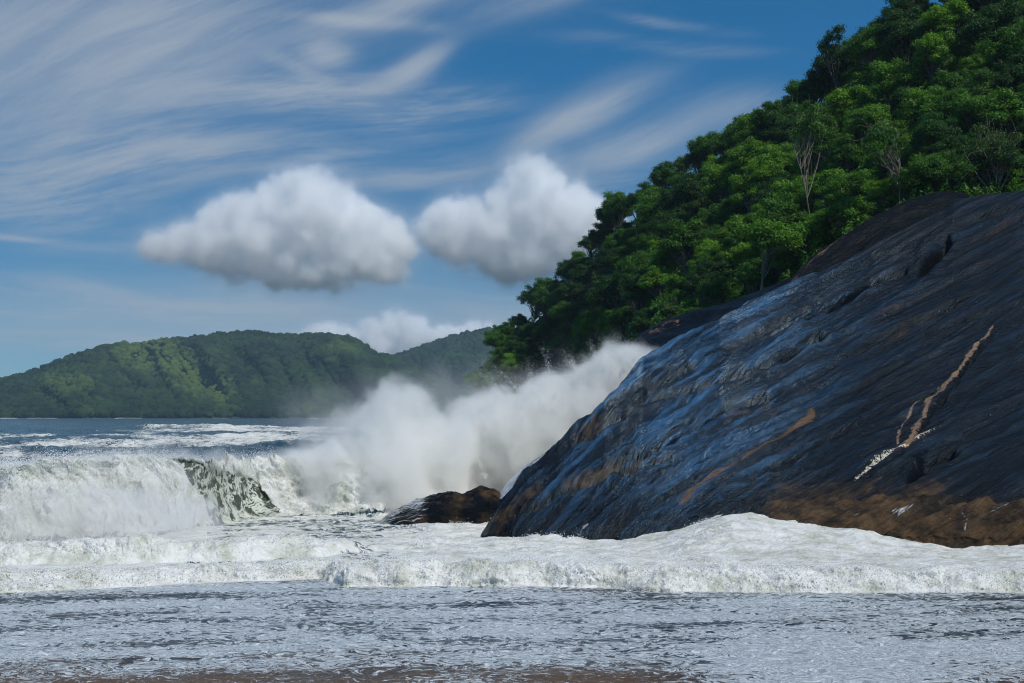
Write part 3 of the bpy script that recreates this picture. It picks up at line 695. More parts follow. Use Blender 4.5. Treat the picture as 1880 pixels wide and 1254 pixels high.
bs = t.n('ShaderNodeBsdfPrincipled', {'Base Color': t.mix(t.noise(pos, 4, 6, .6), (0.05, 0.04, 0.03), (0.17, 0.14, 0.11)), 'Roughness': 0.8}); t.t.links.new(bs.outputs[0], out.inputs[0])
m_, t, out = mat('pale_bark'); M_PALE = m_
pos = t.n('ShaderNodeNewGeometry').outputs['Position']
bs = t.n('ShaderNodeBsdfPrincipled', {'Base Color': t.mix(t.noise(pos, 4, 6, .6), (0.09, 0.075, 0.055), (0.26, 0.22, 0.17)), 'Roughness': 0.8}); t.t.links.new(bs.outputs[0], out.inputs[0])

def leaves_np(cent, nrm_, size, rng, elong=1.7):
    n = len(cent)
    a = rng.normal(size=(n, 3)); a -= (a * nrm_).sum(1)[:, None] * nrm_; a /= np.linalg.norm(a, axis=1)[:, None] + 1e-9
    b = np.cross(nrm_, a); s = size * rng.uniform(.6, 1.35, n)[:, None]
    v = np.stack([cent - a * s * elong * .5, cent + b * s * .42 + nrm_ * s * .1, cent + a * s * elong * .5, cent - b * s * .42 + nrm_ * s * .1], 1)
    return v.reshape(-1, 3), np.arange(4 * n).reshape(n, 4)
def unit(v): return v / (np.linalg.norm(v, axis=-1, keepdims=True) + 1e-9)
def make_tree(name, seed, h, rx, rz, nclump, nleaf, lsize, lm, bark=None, clump_r=(.10, .24), low=.15, bare=False, trunk_r=.14, lean=.25, spread=None):
    rng = np.random.RandomState(seed)
    root = bpy.data.objects.new(name, None); sc.collection.objects.link(root)
    cz = h - rz
    # clump centres through the crown, mostly near its surface
    d = unit(rng.normal(size=(nclump, 3))); d[:, 2] = np.where(d[:, 2] < -low - .2, -d[:, 2], d[:, 2])
    rr = rng.uniform(.35, 1.0, nclump) ** .6
    irr = 1 + .42 * np.sin(3 * np.arctan2(d[:, 1], d[:, 0]) + seed) * rng.uniform(.3, 1, nclump)
    cc_ = d * rr[:, None] * np.array([rx, rx, rz]) * irr[:, None] * .82 + np.array([0, 0, cz])
    if spread is not None: cc_[:, 2] = cz + rz * .4 + rng.uniform(-1, 1, nclump) * spread
    cr_ = rng.uniform(*clump_r, nclump) * rx
    parts = []
    lx, ly = rng.uniform(-lean, lean, 2)
    zt = cz - rz * .3
    nb_ = 7; tz = np.linspace(0, 1, nb_)
    tr = np.stack([lx * h * tz ** 1.5 * .5 + .12 * np.sin(tz * 5 + seed), ly * h * tz ** 1.5 * .5 + .12 * np.cos(tz * 4), -1.2 + (zt + 1.2) * tz], 1)
    parts.append(tube_np(tr, trunk_r * (1 - .5 * tz), 7))
    for i in range(nclump):
        if i % (2 if nclump > 26 else 1): continue
        k = rng.randint(3, nb_); p0 = tr[k]; p1 = cc_[i]
        mid = (p0 + p1) / 2 + rng.normal(size=3) * .25 + np.array([0, 0, -.25])
        u = np.linspace(0, 1, 6)[:, None]
        pts = (1 - u) ** 2 * p0 + 2 * u * (1 - u) * mid + u ** 2 * p1
        parts.append(tube_np(pts, trunk_r * .45 * (1 - .8 * u[:, 0]) + .012, 5))
        if bare:
            for j in range(5):
                q0 = pts[rng.randint(2, 6)]; q1 = q0 + rng.normal(size=3) * .7 + np.array([0, 0, .5])
                parts.append(tube_np(np.linspace(q0, q1, 4) + rng.normal(size=(4, 3)) * .05, np.linspace(trunk_r * .18, .008, 4), 4))
    v, q = join_np(parts)
    mesh_np('trunk', v, q, bark or M_BARK, parent=root)
    if nleaf:
        ntot = nleaf; w_ = cr_ ** 2; ci = rng.choice(nclump, ntot, p=w_ / w_.sum())
        dl = unit(rng.normal(size=(ntot, 3)) + np.array([0, 0, .35]))
        rad = cr_[ci] * rng.uniform(.30, 1.2, ntot) ** .6 * (1 + .25 * np.sin(dl[:, 0] * 7 + ci) * np.cos(dl[:, 1] * 6 + ci * 2))
        pc = cc_[ci] + dl * rad[:, None] * np.array([1.25, 1.25, .7]) + rng.normal(size=(ntot, 3)) * .10
        nn = unit(dl + rng.normal(size=(ntot, 3)) * .55 + np.array([0, 0, .3]))
        v, q = leaves_np(pc, nn, lsize, rng)
        tone = np.clip(rng.uniform(0, 1, nclump)[ci] ** 1.5 * .75 + rng.uniform(0, .3, ntot), 0, 1)
        mesh_np('crown', v, q, lm, smooth=False, attrs=dict(tone=np.repeat(tone, 4)), parent=root)
    return root
def copy_tree(o, parent=None):
    c = o.copy(); sc.collection.objects.link(c); c.parent = parent
    for ch in o.children: copy_tree(ch, c)
    return c

KINDS = dict(
    dome=('forest_tree', 'dense dark green tree', L_DARK), mound=('forest_tree', 'rounded mid green tree', L_MID),
    bright=('forest_tree', 'bright fresh green tree', L_BRIGHT), olive=('forest_tree', 'thin olive green tree', L_OLIVE))
protos = {
    'dome': [make_tree('forest_tree', 11, 6.4, 2.7, 2.3, 90, 26600, .105, L_DARK), make_tree('forest_tree', 12, 7.0, 2.4, 2.8, 90, 26600, .105, L_DARK)],
    'mound': [make_tree('forest_tree', 21, 5.8, 2.8, 2.0, 84, 26600, .105, L_MID), make_tree('forest_tree', 22, 6.6, 2.5, 2.4, 80, 24700, .105, L_MID), make_tree('forest_tree', 23, 5.2, 2.3, 2.0, 70, 22800, .105, L_MID)],
    'bright': [make_tree('forest_tree', 31, 5.6, 2.6, 1.9, 70, 22800, .105, L_BRIGHT), make_tree('forest_tree', 32, 6.2, 2.2, 2.2, 66, 20900, .105, L_BRIGHT)],
    'olive': [make_tree('forest_tree', 41, 6.2, 2.7, 1.9, 26, 3600, .19, L_OLIVE, M_PALE, (.16, .28)), make_tree('forest_tree', 42, 5.6, 2.3, 1.8, 24, 3200, .19, L_OLIVE, M_PALE, (.16, .28))]}
used = set()
rng = np.random.RandomState(5)
cand = []; placed = []
for k in range(26000):
    px = rng.uniform(880, 2120); tq = rng.uniform(0.02, 1.0)
    y = lo_y(px) + (up_y(px) - lo_y(px)) * tq; D = lo_D(px) + (up_D(px) - lo_D(px)) * tq ** 1.12
    if px > 1900 and rng.rand() < .5: continue
    if abs(px - 1015) < 42 and tq < .42: continue
    rpx = F * 2.5 / D
    sp = rpx * (.72 if tq > .12 else .66)
    if any((px - a) ** 2 + ((y - b) * 1.15) ** 2 < sp ** 2 for a, b in placed): continue
    placed.append((px, y)); cand.append((px, tq, y, D))
cand = cand[:288]
forest = {}
for i, (px, tq, y, D) in enumerate(cand):
    p = land(px, tq)
    g = .10 + .14 * np.exp(-((px - 1380) / 260) ** 2 - ((tq - .1) / .4) ** 2) + fb2(np.array([px / 130.]), np.array([y / 110.]), 3, 77)[0] * 1.5 + rng.uniform(-.3, .3)
    kind = 'bright' if g > .27 else 'mound' if g > -.06 else 'dome' if g > -.36 else ('olive' if rng.rand() < .45 else 'dome')
    if tq > .93 and kind in ('bright', 'olive'): kind = 'dome'
    pl_ = protos[kind]; j = rng.randint(len(pl_)); src = pl_[j]
    if (kind, j) in used: o = copy_tree(src)
    else: o = src; used.add((kind, j))
    s = rng.uniform(.62, 1.18) * (1.0 if tq > .15 else .78)
    if tq > .9: s *= 1.0
    o.location = (p[0], p[1], p[2] - .3); o.rotation_euler = (rng.uniform(-.12, .12), rng.uniform(-.18, .06), rng.uniform(0, 6.28)); o.scale = (s, s, s * rng.uniform(.85, 1.1))
    zone = 'on the skyline' if tq > .86 else 'at the lower forest edge' if tq < .2 else ('on the seaward end' if px < 1120 else 'in the middle slope' if px < 1500 else 'high above the slab')
    size = 'large' if s > 1.0 else 'small' if s < .8 else 'middling'
    forest.setdefault((size, kind, zone), []).append((px, o))
ORD = 'first second third fourth fifth sixth seventh eighth ninth tenth eleventh twelfth thirteenth fourteenth fifteenth sixteenth seventeenth eighteenth nineteenth twentieth'.split()
for (size, kind, zone), lst in forest.items():
    lst.sort(key=lambda a: a[0])
    for k, (px, o) in enumerate(lst):
        tail = '' if len(lst) == 1 else ', %s such from the left' % ORD[min(k, 19)]
        tag(o, '%s %s %s%s' % (size, KINDS[kind][1], zone, tail), 'tree', '%s %s' % (KINDS[kind][1].replace('tree', 'trees'), zone))

# single trees the eye picks out
def single(root, px, py, D, sc_=1.0, rz_=0.0, label='', tilt=(0, 0)):
    p = P(px, py, D); root.location = p; root.scale = (sc_,) * 3; root.rotation_euler = (tilt[0], tilt[1], rz_); tag(root, label, 'tree')
single(make_tree('emergent_tree', 51, 8.6, 1.7, 3.0, 13, 3400, .12, L_DARK, None, (.20, .34), trunk_r=.10, lean=.5), 1548, 190, 143, 1.0, .5, 'tall airy dark tree with separate leaf tufts standing above the skyline', (0, -.2))
single(make_tree('small_skyline_tree', 52, 5.2, 1.5, 1.1, 18, 3500, .11, L_OLIVE, M_BARK, (.2, .34), trunk_r=.08), 1252, 362, 194, 1.05, .2, 'small thin lone tree poking above the middle of the skyline')
single(make_tree('pale_limbed_tree', 53, 9.5, 2.0, 3.2, 16, 2600, .12, L_MID, M_PALE, (.14, .24), bare=True, trunk_r=.06, lean=.6), 1494, 415, 104, 1.0, 1.0, 'half bare tree with tall pale forked limbs in the middle slope', (0, -.2))
single(make_tree('pale_trunk_tree', 54, 6.5, 1.9, 1.7, 20, 4200, .12, L_MID, M_PALE, (.18, .3), bare=True, trunk_r=.08, lean=.5), 1655, 390, 98, 1.0, .4, 'leaning pale trunked tree at the top edge of the rock slab', (0, -.3))
single(make_tree('yellow_green_tree', 55, 5.0, 2.6, 1.1, 40, 12000, .11, L_BRIGHT, M_PALE, (.16, .28), trunk_r=.11, spread=.7), 1398, 545, 100, 1.0, 2.0, 'low spreading yellow green tree leaning over the rock edge', (.15, -.1))
single(make_tree('olive_shrub_tree', 56, 4.8, 2.3, 1.2, 24, 4000, .11, L_OLIVE, M_PALE, (.16, .26), bare=True, trunk_r=.09, spread=.6), 1170, 610, 150, 1.1, 1.0, 'pale olive bushy tree with visible limbs above the splash')
single(make_tree('bare_twiggy_tree', 57, 6.0, 2.4, 2.2, 20, 2200, .10, L_OLIVE, M_PALE, (.14, .22), bare=True, trunk_r=.09, lean=.4), 1820, 385, 97, 1.0, 3.0, 'twiggy nearly leafless tree above the right end of the slab')

# undergrowth: nobody could count these leaves
rng = np.random.RandomState(9); N = 420000
px = rng.uniform(880, 2150, N); tq = rng.uniform(-.02, 1.02, N) ** 1.25
keep = ~((np.abs(px - 1015) < 48 + 12 * rng.randn(N)) & (tq < .42)); px, tq = px[keep], np.clip(tq[keep], 0, 1); N = len(px)
p = land(px, tq); hgt = (fb2(px / 26, tq * 14, 4, 501) + .45); p[:, 2] += np.clip(hgt, 0, 1.4) * 2.6 * rng.uniform(.35, 1, N) ** .5; p[:, 1] -= rng.uniform(0, 1.2, N)
nn = unit(rng.normal(size=(N, 3)) * .8 + np.array([-.3, -.5, .6]))
v, q = leaves_np(p, nn, .15, rng)
tone = np.clip(fb2(px / 40, tq * 10, 3, 511) * .9 + .45 + rng.uniform(-.2, .2, N), 0, 1)
o = mesh_np('undergrowth', v, q, L_MID, smooth=False, attrs=dict(tone=np.repeat(tone, 4))); tag(o, 'tangled green undergrowth covering the headland slope between the trees', 'undergrowth', kind='stuff')

# ================================================================== far hills
def hill(nm, sky_pts, D, depth, fore, seed, px0, px1, nn_, nr):
    s_ = crv_s(sky_pts, 500, 4)
    px = np.linspace(px0, px1, nn_); t_ = np.linspace(0, 1, nr)
    A, B = np.meshgrid(px, t_)
    top = s_(A); base = float(HOR + F * H / fore)
    rid = fb2(A / 95 + B * .9, B * .6, 4, seed)
    Dd = fore + (D - fore) * B + rid * 230 * np.sin(np.pi * B) * 1.2
    y = base + (top - base) * B ** .95
    V = P(A, y, Dd); V[..., 2] = np.where(B == 0, -4, V[..., 2])
    k = np.linspace(.05, 1, 14); bkk = V[-1][None] + np.stack([np.zeros((14, nn_)), k[:, None].repeat(nn_, 1) * depth, 0 * k[:, None].repeat(nn_, 1)], -1)
    bkk[..., 2] = V[-1][None, :, 2] * (1 - k[:, None] ** 1.5) - 4 * k[:, None]
    return np.concatenate([V, bkk]), A, B
m_, t, out = mat('grassy_hill'); M_HILL = m_
pos = t.n('ShaderNodeNewGeometry').outputs['Position']; gr = t.attr('sunlit_grass')
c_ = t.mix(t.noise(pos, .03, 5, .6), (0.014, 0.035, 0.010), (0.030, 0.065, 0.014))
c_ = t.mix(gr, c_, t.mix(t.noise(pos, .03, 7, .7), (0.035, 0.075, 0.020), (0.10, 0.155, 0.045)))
bs = t.n('ShaderNodeBsdfPrincipled', {'Base Color': c_, 'Roughness': .9, 'Normal': t.n('ShaderNodeBump', {'Height': t.noise(pos, .08, 6, .6), 'Distance': 8}).outputs[0]}); t.t.links.new(bs.outputs[0], out.inputs[0])
m_, t, out = mat('far_canopy'); M_FCAN = m_
pos = t.n('ShaderNodeNewGeometry').outputs['Position']; tn = t.attr('tone')
c_ = t.mix(tn, (0.006, 0.020, 0.008), (0.030, 0.070, 0.018))
c_ = t.mix(t.attr('sunlit_grass'), c_, (0.115, 0.165, 0.032))  # sunlit patches between cloud shadows painted into the canopy, along with grassy clearings
bs = t.n('ShaderNodeBsdfPrincipled', {'Base Color': c_, 'Roughness': .8, 'Specular IOR Level': .2, 'Normal': t.n('ShaderNodeBump', {'Height': t.noise(pos, .6, 4, .7), 'Distance': 3}).outputs[0]}); t.t.links.new(bs.outputs[0], out.inputs[0])
ico = (lambda: None)
import bmesh
bm = bmesh.new(); bmesh.ops.create_icosphere(bm, subdivisions=2, radius=1); bm.verts.ensure_lookup_table()
IV = np.array([v.co[:] for v in bm.verts]); IF = np.array([[v.index for v in f.verts] for f in bm.faces]); bm.free()
IV1 = None
def blobs(name, c, r, sq, m_, attrs=None, seed=0, jit=.28):
    rng = np.random.RandomState(seed); n = len(c); k = len(IV)
    v = IV[None] * r[:, None, None] * (1 + rng.uniform(-jit, jit, (n, k, 1))) * np.array([1, 1, sq]) + c[:, None]
    f = (IF[None] + (np.arange(n) * k)[:, None, None]).reshape(-1, 3)
    return mesh_np(name, v.reshape(-1, 3), f, m_, smooth=True, attrs={a: np.repeat(b, k) for a, b in (attrs or {}).items()})
hills = [('hills', 'dark green forest covering the long low hill across the bay', [(-900, 740), (-500, 735), (-200, 728), (0, 704), (60, 688), (130, 660), (190, 641), (250, 634), (330, 628), (400, 620), (465, 614), (520, 622), (570, 620), (630, 621), (655, 630), (680, 650), (712, 660), (760, 680), (800, 700), (860, 730), (1000, 752)], 1950, 500, 1500, 601, -880, 980),
         ('hills', 'hazier green forest covering the second hill behind the headland', [(560, 720), (640, 690), (712, 660), (745, 650), (790, 632), (840, 618), (880, 609), (930, 606), (1000, 600), (1100, 600), (1300, 640), (1500, 700)], 2650, 500, 2150, 611, 570, 1480)]
for hi, (nm, lb, pts, D, dep, fore, sd, a, b) in enumerate(hills):
    V, A, B = hill(nm, pts, D, dep, fore, sd, a, b, 420, 110)
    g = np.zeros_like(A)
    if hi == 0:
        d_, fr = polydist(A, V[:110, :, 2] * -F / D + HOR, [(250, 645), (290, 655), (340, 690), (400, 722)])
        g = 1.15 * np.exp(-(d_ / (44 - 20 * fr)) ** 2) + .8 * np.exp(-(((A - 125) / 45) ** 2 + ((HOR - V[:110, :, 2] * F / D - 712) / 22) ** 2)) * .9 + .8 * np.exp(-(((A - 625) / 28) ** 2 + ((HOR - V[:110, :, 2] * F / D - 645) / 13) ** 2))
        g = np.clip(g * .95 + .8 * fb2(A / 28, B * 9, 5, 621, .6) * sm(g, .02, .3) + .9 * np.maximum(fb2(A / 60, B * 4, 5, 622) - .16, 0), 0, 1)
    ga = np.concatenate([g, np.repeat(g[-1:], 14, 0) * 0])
    o = mesh_np('hills', V, grid_q(V.shape[0], 420), M_HILL, attrs=dict(sunlit_grass=ga)); tag(o, kind='structure')
    rng = np.random.RandomState(sd); n = 34000 if hi == 0 else 15000
    ii = rng.uniform(0, 109 + 4, n); jj = rng.uniform(0, 418.9, n); i0 = ii.astype(int); j0 = jj.astype(int); fi = (ii - i0)[:, None]; fj = (jj - j0)[:, None]
    c = (V[i0, j0] * (1 - fi) + V[i0 + 1, j0] * fi) * (1 - fj) + (V[i0, j0 + 1] * (1 - fi) + V[i0 + 1, j0 + 1] * fi) * fj
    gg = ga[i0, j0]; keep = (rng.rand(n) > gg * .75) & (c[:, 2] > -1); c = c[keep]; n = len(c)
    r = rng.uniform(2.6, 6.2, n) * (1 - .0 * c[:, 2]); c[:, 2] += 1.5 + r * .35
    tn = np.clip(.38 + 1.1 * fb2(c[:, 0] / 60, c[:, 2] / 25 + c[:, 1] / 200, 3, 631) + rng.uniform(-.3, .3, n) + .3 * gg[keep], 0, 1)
    o = blobs('far_forest', c, r, .85, M_FCAN, dict(tone=tn, sunlit_grass=np.clip(gg[keep] * .9 + rng.uniform(-.15, .15, n), 0, 1)), sd); tag(o, lb, 'forest', kind='stuff')

# ================================================================== clouds and spray: density fields grown round scattered points
def fog_volume(name, pts, dens, r, soft, noise_scale, noise_amp, voxel, material, erode=0.0, detail=5.0, squash=(1, 1, 1), halo=0.0):
    pts = np.asarray(pts, float); cen = pts.mean(0); loc = (pts - cen)
    me = bpy.data.meshes.new(name); me.vertices.add(len(pts)); me.vertices.foreach_set('co', np.ascontiguousarray(loc, np.float32).ravel())
    at = me.attributes.new('dens', 'FLOAT', 'POINT'); at.data.foreach_set('value', np.asarray(dens, np.float32))
    me.materials.append(material)
    o = bpy.data.objects.new(name, me); sc.collection.objects.link(o); o.location = cen
    ng = bpy.data.node_groups.new(name + '_field', 'GeometryNodeTree')
    ng.interface.new_socket('Geometry', in_out='INPUT', socket_type='NodeSocketGeometry')
    ng.interface.new_socket('Geometry', in_out='OUTPUT', socket_type='NodeSocketGeometry')
    t = NT(ng); gi = t.n('NodeGroupInput'); go = t.n('NodeGroupOutput')
    pos = t.n('GeometryNodeInputPosition').outputs[0]
    px_ = t.n('GeometryNodeProximity', target_element='POINTS'); t.put(px_.inputs[0], gi.outputs[0])
    dist = px_.outputs['Distance']
    nr_ = t.n('GeometryNodeSampleNearest', domain='POINT'); t.put(nr_.inputs['Geometry'], gi.outputs[0])
    si = t.n('GeometryNodeSampleIndex', data_type='FLOAT', domain='POINT'); t.put(si.inputs['Geometry'], gi.outputs[0])
    na = t.n('GeometryNodeInputNamedAttribute', data_type='FLOAT'); na.inputs['Name'].default_value = 'dens'
    t.put(si.inputs['Value'], na.outputs[0]); t.put(si.inputs['Index'], nr_.outputs[0])
    nz = t.noise(t.vmul(pos, squash), noise_scale, detail, 0.60, 0.25)
    dd_ = t.m('SUBTRACT', t.m('ADD', r, t.m('MULTIPLY', t.m('SUBTRACT', nz, 0.5), noise_amp)), dist)
    d = t.ss(dd_, 0.0, soft)
    if halo: d = t.m('ADD', d, t.m('MULTIPLY', t.m('POWER', t.ss(dd_, -r * 1.5, r * .3), 2.0), halo))
    d = t.m('MULTIPLY', d, si.outputs[0])
    if erode > 0:
        nz2 = t.noise(t.vadd(pos, (17.3, 5.1, 9.9)), noise_scale * 2.1, 5.0, 0.65, 0.6)
        d = t.m('MULTIPLY', d, t.ss(nz2, 0.5 - erode * .28, 0.5 + .16, 1 - erode, 1.0))
    ex = r * (2.2 if halo else 1) + noise_amp * .4; mn = loc.min(0) - ex; mx = loc.max(0) + ex
    vc = t.n('GeometryNodeVolumeCube'); t.put(vc.inputs['Density'], d); vc.inputs['Background'].default_value = 0
    vc.inputs['Min'].default_value = tuple(mn); vc.inputs['Max'].default_value = tuple(mx)
    for k, ax in enumerate(('Resolution X', 'Resolution Y', 'Resolution Z')): vc.inputs[ax].default_value = int(max(8, (mx - mn)[k] / voxel))
    smt = t.n('GeometryNodeSetMaterial'); t.put(smt.inputs['Geometry'], vc.outputs[0]); smt.inputs['Material'].default_value = material
    t.put(go.inputs[0], smt.outputs[0])
    md = o.modifiers.new('field', 'NODES'); md.node_group = ng
    return o
def vol_mat(name, dens, col, aniso=0.2, emis=None):
    m_, t, out = mat(name)
    v = t.n('ShaderNodeVolumePrincipled', {'Color': col, 'Density': dens, 'Anisotropy': aniso})
    t.t.links.new(v.outputs[0], out.inputs['Volume']); return m_
M_CLOUD = vol_mat('cloud_vapour', 0.023, (0.998, 0.999, 1.0), 0.0)
M_SPRAY = vol_mat('spray_mist', 2.6, (1.0, 0.994, 0.972), 0.0)

def fill(top, bot, D0_, D1_, n, seed, depth_taper=True):
    """points filling the shape between a top and a bottom outline, bulging in depth"""
    rng = np.random.RandomState(seed); tf, bf = crv(top), crv(bot)
    x0, x1 = max(top[0][0], bot[0][0]), min(top[-1][0], bot[-1][0]); out = []
    while len(out) < n:
        px = rng.uniform(x0, x1); a, b = tf(px), bf(px)
        if b <= a: continue
        if rng.rand() > (b - a) / 280.: continue
        py = rng.uniform(a, b); e = min(1, min(px - x0, x1 - px) / (x1 - x0) * 3 + .15) * min(1, min(py - a, b - py) / max(b - a, 1) * 3 + .2)
        Dm = (D0_ + D1_) / 2; out.append((px, py, Dm + rng.uniform(-1, 1) * (D1_ - D0_) / 2 * e ** .5))
    return np.array(out)
def cloud(nm, top, bot, D, dep, n, seed, r_px, lab, voxel, nscale=1.0, dens=1.0, amp=1.0):
    a = fill([(x, y + r_px * .8) for x, y in top], [(x, y - r_px * .55) for x, y in bot], D, D + dep, n, seed)
    p = P(a[:, 0], a[:, 1], a[:, 2]); r = r_px / F * D
    o = fog_volume(nm, p, np.full(len(p), dens), r, r * 1.0, nscale / (r * 2.3), r * 3.8 * amp, voxel, M_CLOUD, detail=8.0, halo=.05)
    tag(o, lab, 'cloud', kind='stuff'); return o
cloud('cloud', [(235, 440), (290, 420), (350, 400), (390, 368), (440, 344), (500, 326), (555, 297), (600, 300), (640, 338), (690, 372), (728, 405), (760, 452)],
      [(235, 462), (330, 486), (430, 510), (520, 528), (620, 532), (705, 520), (760, 490)], 4600, 420, 900, 701, 27, 'wide flat bottomed grey white cumulus cloud above the long hill', 4.5)
cloud('cloud', [(765, 402), (800, 368), (850, 356), (890, 362), (912, 338), (940, 318), (946, 290), (975, 278), (1014, 286), (1044, 312), (1070, 345), (1110, 362), (1160, 400)],
      [(765, 430), (820, 472), (900, 505), (960, 520), (1010, 505), (1070, 475), (1160, 425)], 4700, 420, 800, 702, 27, 'tall bright cumulus cloud with a rounded top beside the forested slope', 4.5)
cloud('cloud', [(540, 620), (580, 590), (620, 590), (660, 592), (690, 575), (720, 566), (770, 574), (800, 594), (850, 596), (880, 578), (915, 592), (960, 610)],
      [(540, 668), (600, 672), (700, 672), (800, 672), (960, 672)], 6800, 500, 500, 703, 17, 'low puffy cloud bank behind the saddle between the hills', 7.5, dens=1.0)

# spray thrown up where the breaker meets the rock
def zone(top, bot, D0_, D1_, n, seed, dens, fade=0.0):
    a = fill(top, bot, D0_, D1_, n, seed); tf, bf = crv(top), crv(bot)
    fr = (bf(a[:, 0]) - a[:, 1]) / np.maximum(bf(a[:, 0]) - tf(a[:, 0]), 1)
    return P(a[:, 0], a[:, 1], a[:, 2]), dens * (1 - fade * fr)
Z = [zone([(800, 800), (850, 772), (900, 745), (960, 728), (1020, 708), (1060, 694), (1100, 676), (1140, 652), (1175, 662), (1200, 680)], [(800, 915), (870, 905), (930, 905), (1000, 880), (1100, 800), (1200, 730)], 75, 84, 2300, 801, .85, .5),
     zone([(640, 800), (680, 760), (705, 735), (745, 722), (780, 738), (802, 775), (816, 805)], [(640, 900), (700, 930), (740, 935), (816, 925)], 72, 78, 950, 802, .6, .55),
     zone([(520, 852), (600, 842), (680, 815), (760, 800), (850, 800)], [(520, 935), (700, 952), (850, 925)], 70.5, 77, 1300, 803, .55, .2),
     zone([(560, 800), (620, 775), (700, 760), (760, 780)], [(560, 870), (700, 880), (760, 880)], 76, 84, 450, 804, .14, .3)]
sp_ = np.concatenate([z[0] for z in Z]); sd_ = np.concatenate([z[1] for z in Z])
o = fog_volume('sea_spray', sp_, sd_, .95, .60, .42, 4.0, .12, M_SPRAY, erode=.95, detail=9.0, squash=(1, 1, .7))
tag(o, 'white spray bursting up where the wave hits the rock slab', 'spray', kind='stuff')
Z = [zone([(520, 755), (600, 722), (660, 705), (740, 698), (850, 706), (950, 712), (1050, 700)], [(540, 790), (650, 850), (750, 860), (900, 860), (1050, 760)], 84, 98, 900, 811, 1.0, .5)]
o = fog_volume('drifting_mist', Z[0][0], Z[0][1] * .06, 1.8, 3.0, .20, 7.0, .36, M_SPRAY, erode=.5); tag(o, 'thin veil of mist drifting off the breaking wave in front of the hills', 'mist', kind='stuff')
Z = [zone([(-120, 900), (60, 905), (200, 900), (330, 915), (400, 935)], [(-120, 1005), (100, 1005), (250, 992), (400, 978)], 51.6, 55.5, 1200, 821, .30, .35),
     zone([(100, 860), (200, 845), (300, 850), (360, 880)], [(100, 930), (250, 940), (360, 960)], 55.5, 59.5, 300, 823, .10, .3),
     zone([(-120, 850), (60, 846), (200, 834), (330, 836), (500, 845), (650, 850), (720, 840)], [(-120, 868), (200, 858), (500, 862), (720, 868)], 57.5, 73, 10, 822, .3)]
px = np.random.RandomState(3).uniform(-120, 720, 520); cz = crv([(-120, 852), (60, 848), (200, 834), (330, 838), (500, 845), (720, 850)])(px) + np.random.RandomState(4).uniform(-4, 16, 520); cD = wbase(0 * px)  # crest line
cD = np.array([float(np.interp(a, [-120, 0, 200, 300, 380, 430, 520, 700], [57, 57.5, 59, 61, 66, 71, 73, 74])) for a in px])
pts = np.concatenate([Z[0][0], Z[1][0], P(px, cz, cD)]); dn = np.concatenate([Z[0][1], Z[1][1], np.full(520, .35)])
o = fog_volume('wave_mist', pts, dn, .50, .45, 1.1, 1.8, .12, M_SPRAY, erode=.8, detail=6.0); tag(o, 'fine mist hanging over the crest and foot of the breaking wave', 'mist', kind='stuff')

# droplets and flecks torn off the water
m_, t, out = mat('foam_flecks'); M_FLECK = m_
bs = t.n('ShaderNodeBsdfPrincipled', {'Base Color': (.82, .83, .82), 'Roughness': .4}); t.t.links.new(bs.outputs[0], out.inputs[0])
bm = bmesh.new(); bmesh.ops.create_icosphere(bm, subdivisions=1, radius=1); IV = np.array([v.co[:] for v in bm.verts]); IF = np.array([[v.index for v in f.verts] for f in bm.faces]); bm.free()
rng = np.random.RandomState(88); L_ = []
def burst(n, fx, ftop, D, up, size):
    px = rng.choice(fx, n) + rng.normal(0, 9, n); k = rng.exponential(up, n)
    d = D(px) + rng.uniform(-1.2, 1.2, n); p = P(px, ftop(px) - k + 6, d); L_.append((p, size * rng.uniform(.35, 1.4, n) ** 1.5))
crest = crv([(-120, 852), (60, 850), (200, 836), (330, 840), (500, 847), (720, 850)])
cDf = lambda x: np.interp(x, [-120, 0, 200, 300, 380, 430, 520, 700], [57, 57.5, 59, 61, 66, 71, 73, 74])
burst(26000, rng.uniform(-120, 720, 300), crest, cDf, 6, .011)
tp = crv([(800, 790), (850, 760), (900, 735), (960, 722), (1020, 705), (1060, 695), (1100, 680), (1150, 655), (1185, 672), (1200, 690)])
burst(30000, rng.uniform(960, 1190, 90), tp, lambda x: 79 + 0 * x, 9, .008)
burst(5000, rng.uniform(800, 980, 40), tp, lambda x: 79 + 0 * x, 6, .010)
th_ = rng.uniform(-.6, 2.2, 2600); rr_ = rng.normal(.98, .22, 2600)
L_.append((P(755 + 58 * rr_ * np.cos(th_), 800 - 72 * rr_ * np.sin(th_), 75 + rng.uniform(-1.5, 1.5, 2600)), .011 * rng.uniform(.35, 1.4, 2600) ** 1.5))
bb = sea_surface.ball; VS = np.stack([XX, YY, ZZ], -1)
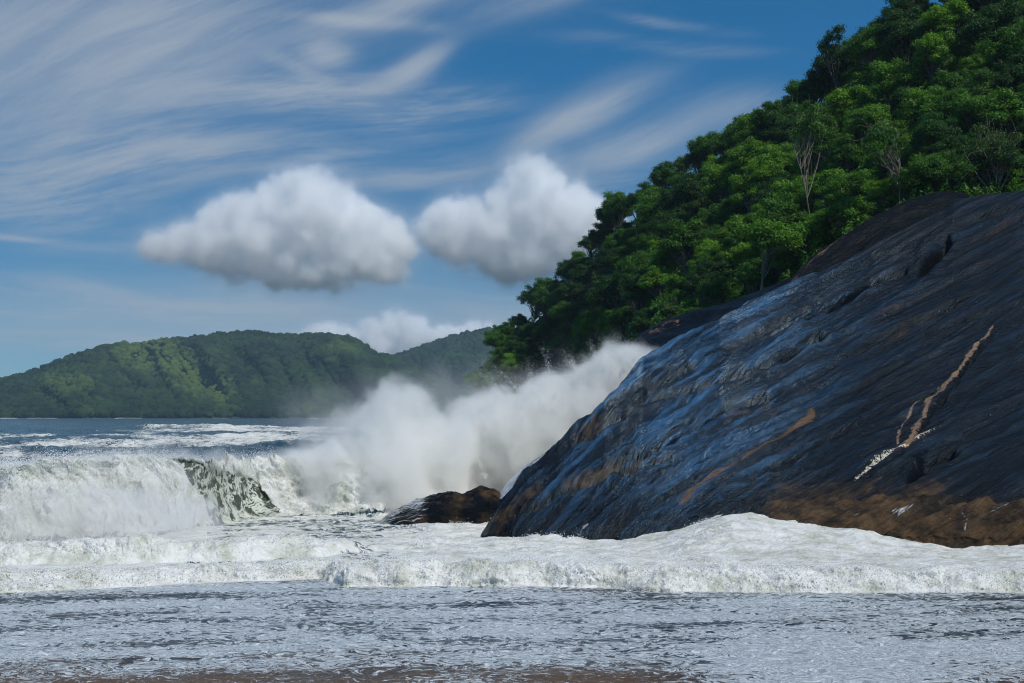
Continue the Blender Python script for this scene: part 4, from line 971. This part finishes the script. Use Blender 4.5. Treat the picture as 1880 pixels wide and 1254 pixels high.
for msk, n_, off in (((bb > .5) & (sea_surface.s > -.3) & (PX > -150) & (PX < 1000), 80000, .16), ((bb > .25) & (sea_surface.s < -.3) & (PX > -100) & (PX < 2000), 42000, .05)):
    ii_ = np.flatnonzero(msk.ravel()); q = VS.reshape(-1, 3)[rng.choice(ii_, n_)]
    e_ = rng.exponential(off, n_); q = q + np.stack([rng.normal(0, .05, n_), -e_ * .8, e_ * .7 + rng.normal(0, .03, n_)], 1)
    L_.append((q, rng.uniform(.006, .018, n_)))
for k in range(300):                       # strings of water thrown out of the splash
    px0 = rng.uniform(900, 1190) if k < 200 else rng.uniform(620, 930); py0 = float(tp(np.array(max(px0, 800.)))) + rng.uniform(0, 60 if k % 2 else 150) + (0 if k < 200 else 20)
    p0 = P(px0, py0, 76.5 + rng.uniform(-2, 2)); n = rng.randint(120, 420)
    v0 = np.array([rng.normal(-.9, 1.3), rng.normal(0, .6), rng.uniform(1.2, 4.6)]); tt_ = rng.uniform(0, 1, n) ** .8 * rng.uniform(.4, .95)
    q = p0 + v0 * tt_[:, None] - np.array([0, 0, 2.4]) * tt_[:, None] ** 2 + rng.normal(size=(n, 3)) * (.03 + .22 * tt_[:, None])
    L_.append((q, rng.uniform(.005, .020, n) * (1.15 - tt_)))
c = np.concatenate([a for a, b in L_]); r = np.concatenate([b for a, b in L_])
o = blobs('spray_droplets', c, r, 1.0, M_FLECK, None, 89); tag(o, 'countless white droplets flying off the wave crest and the splash', 'droplets', kind='stuff')

# ================================================================== air
bm = bmesh.new(); bmesh.ops.create_cube(bm, size=1); me = bpy.data.meshes.new('haze'); bm.to_mesh(me); bm.free()
m_, t, out = mat('sea_air'); v = t.n('ShaderNodeVolumePrincipled', {'Color': (.62, .84, 1.0), 'Density': 0.00010, 'Anisotropy': .1}); t.t.links.new(v.outputs[0], out.inputs['Volume'])
me.materials.append(m_); o = bpy.data.objects.new('haze', me); sc.collection.objects.link(o); o.scale = (13000, 4200, 148); o.location = (0, 2000, 66); tag(o, 'thin blue sea haze over the bay', 'haze', kind='stuff')
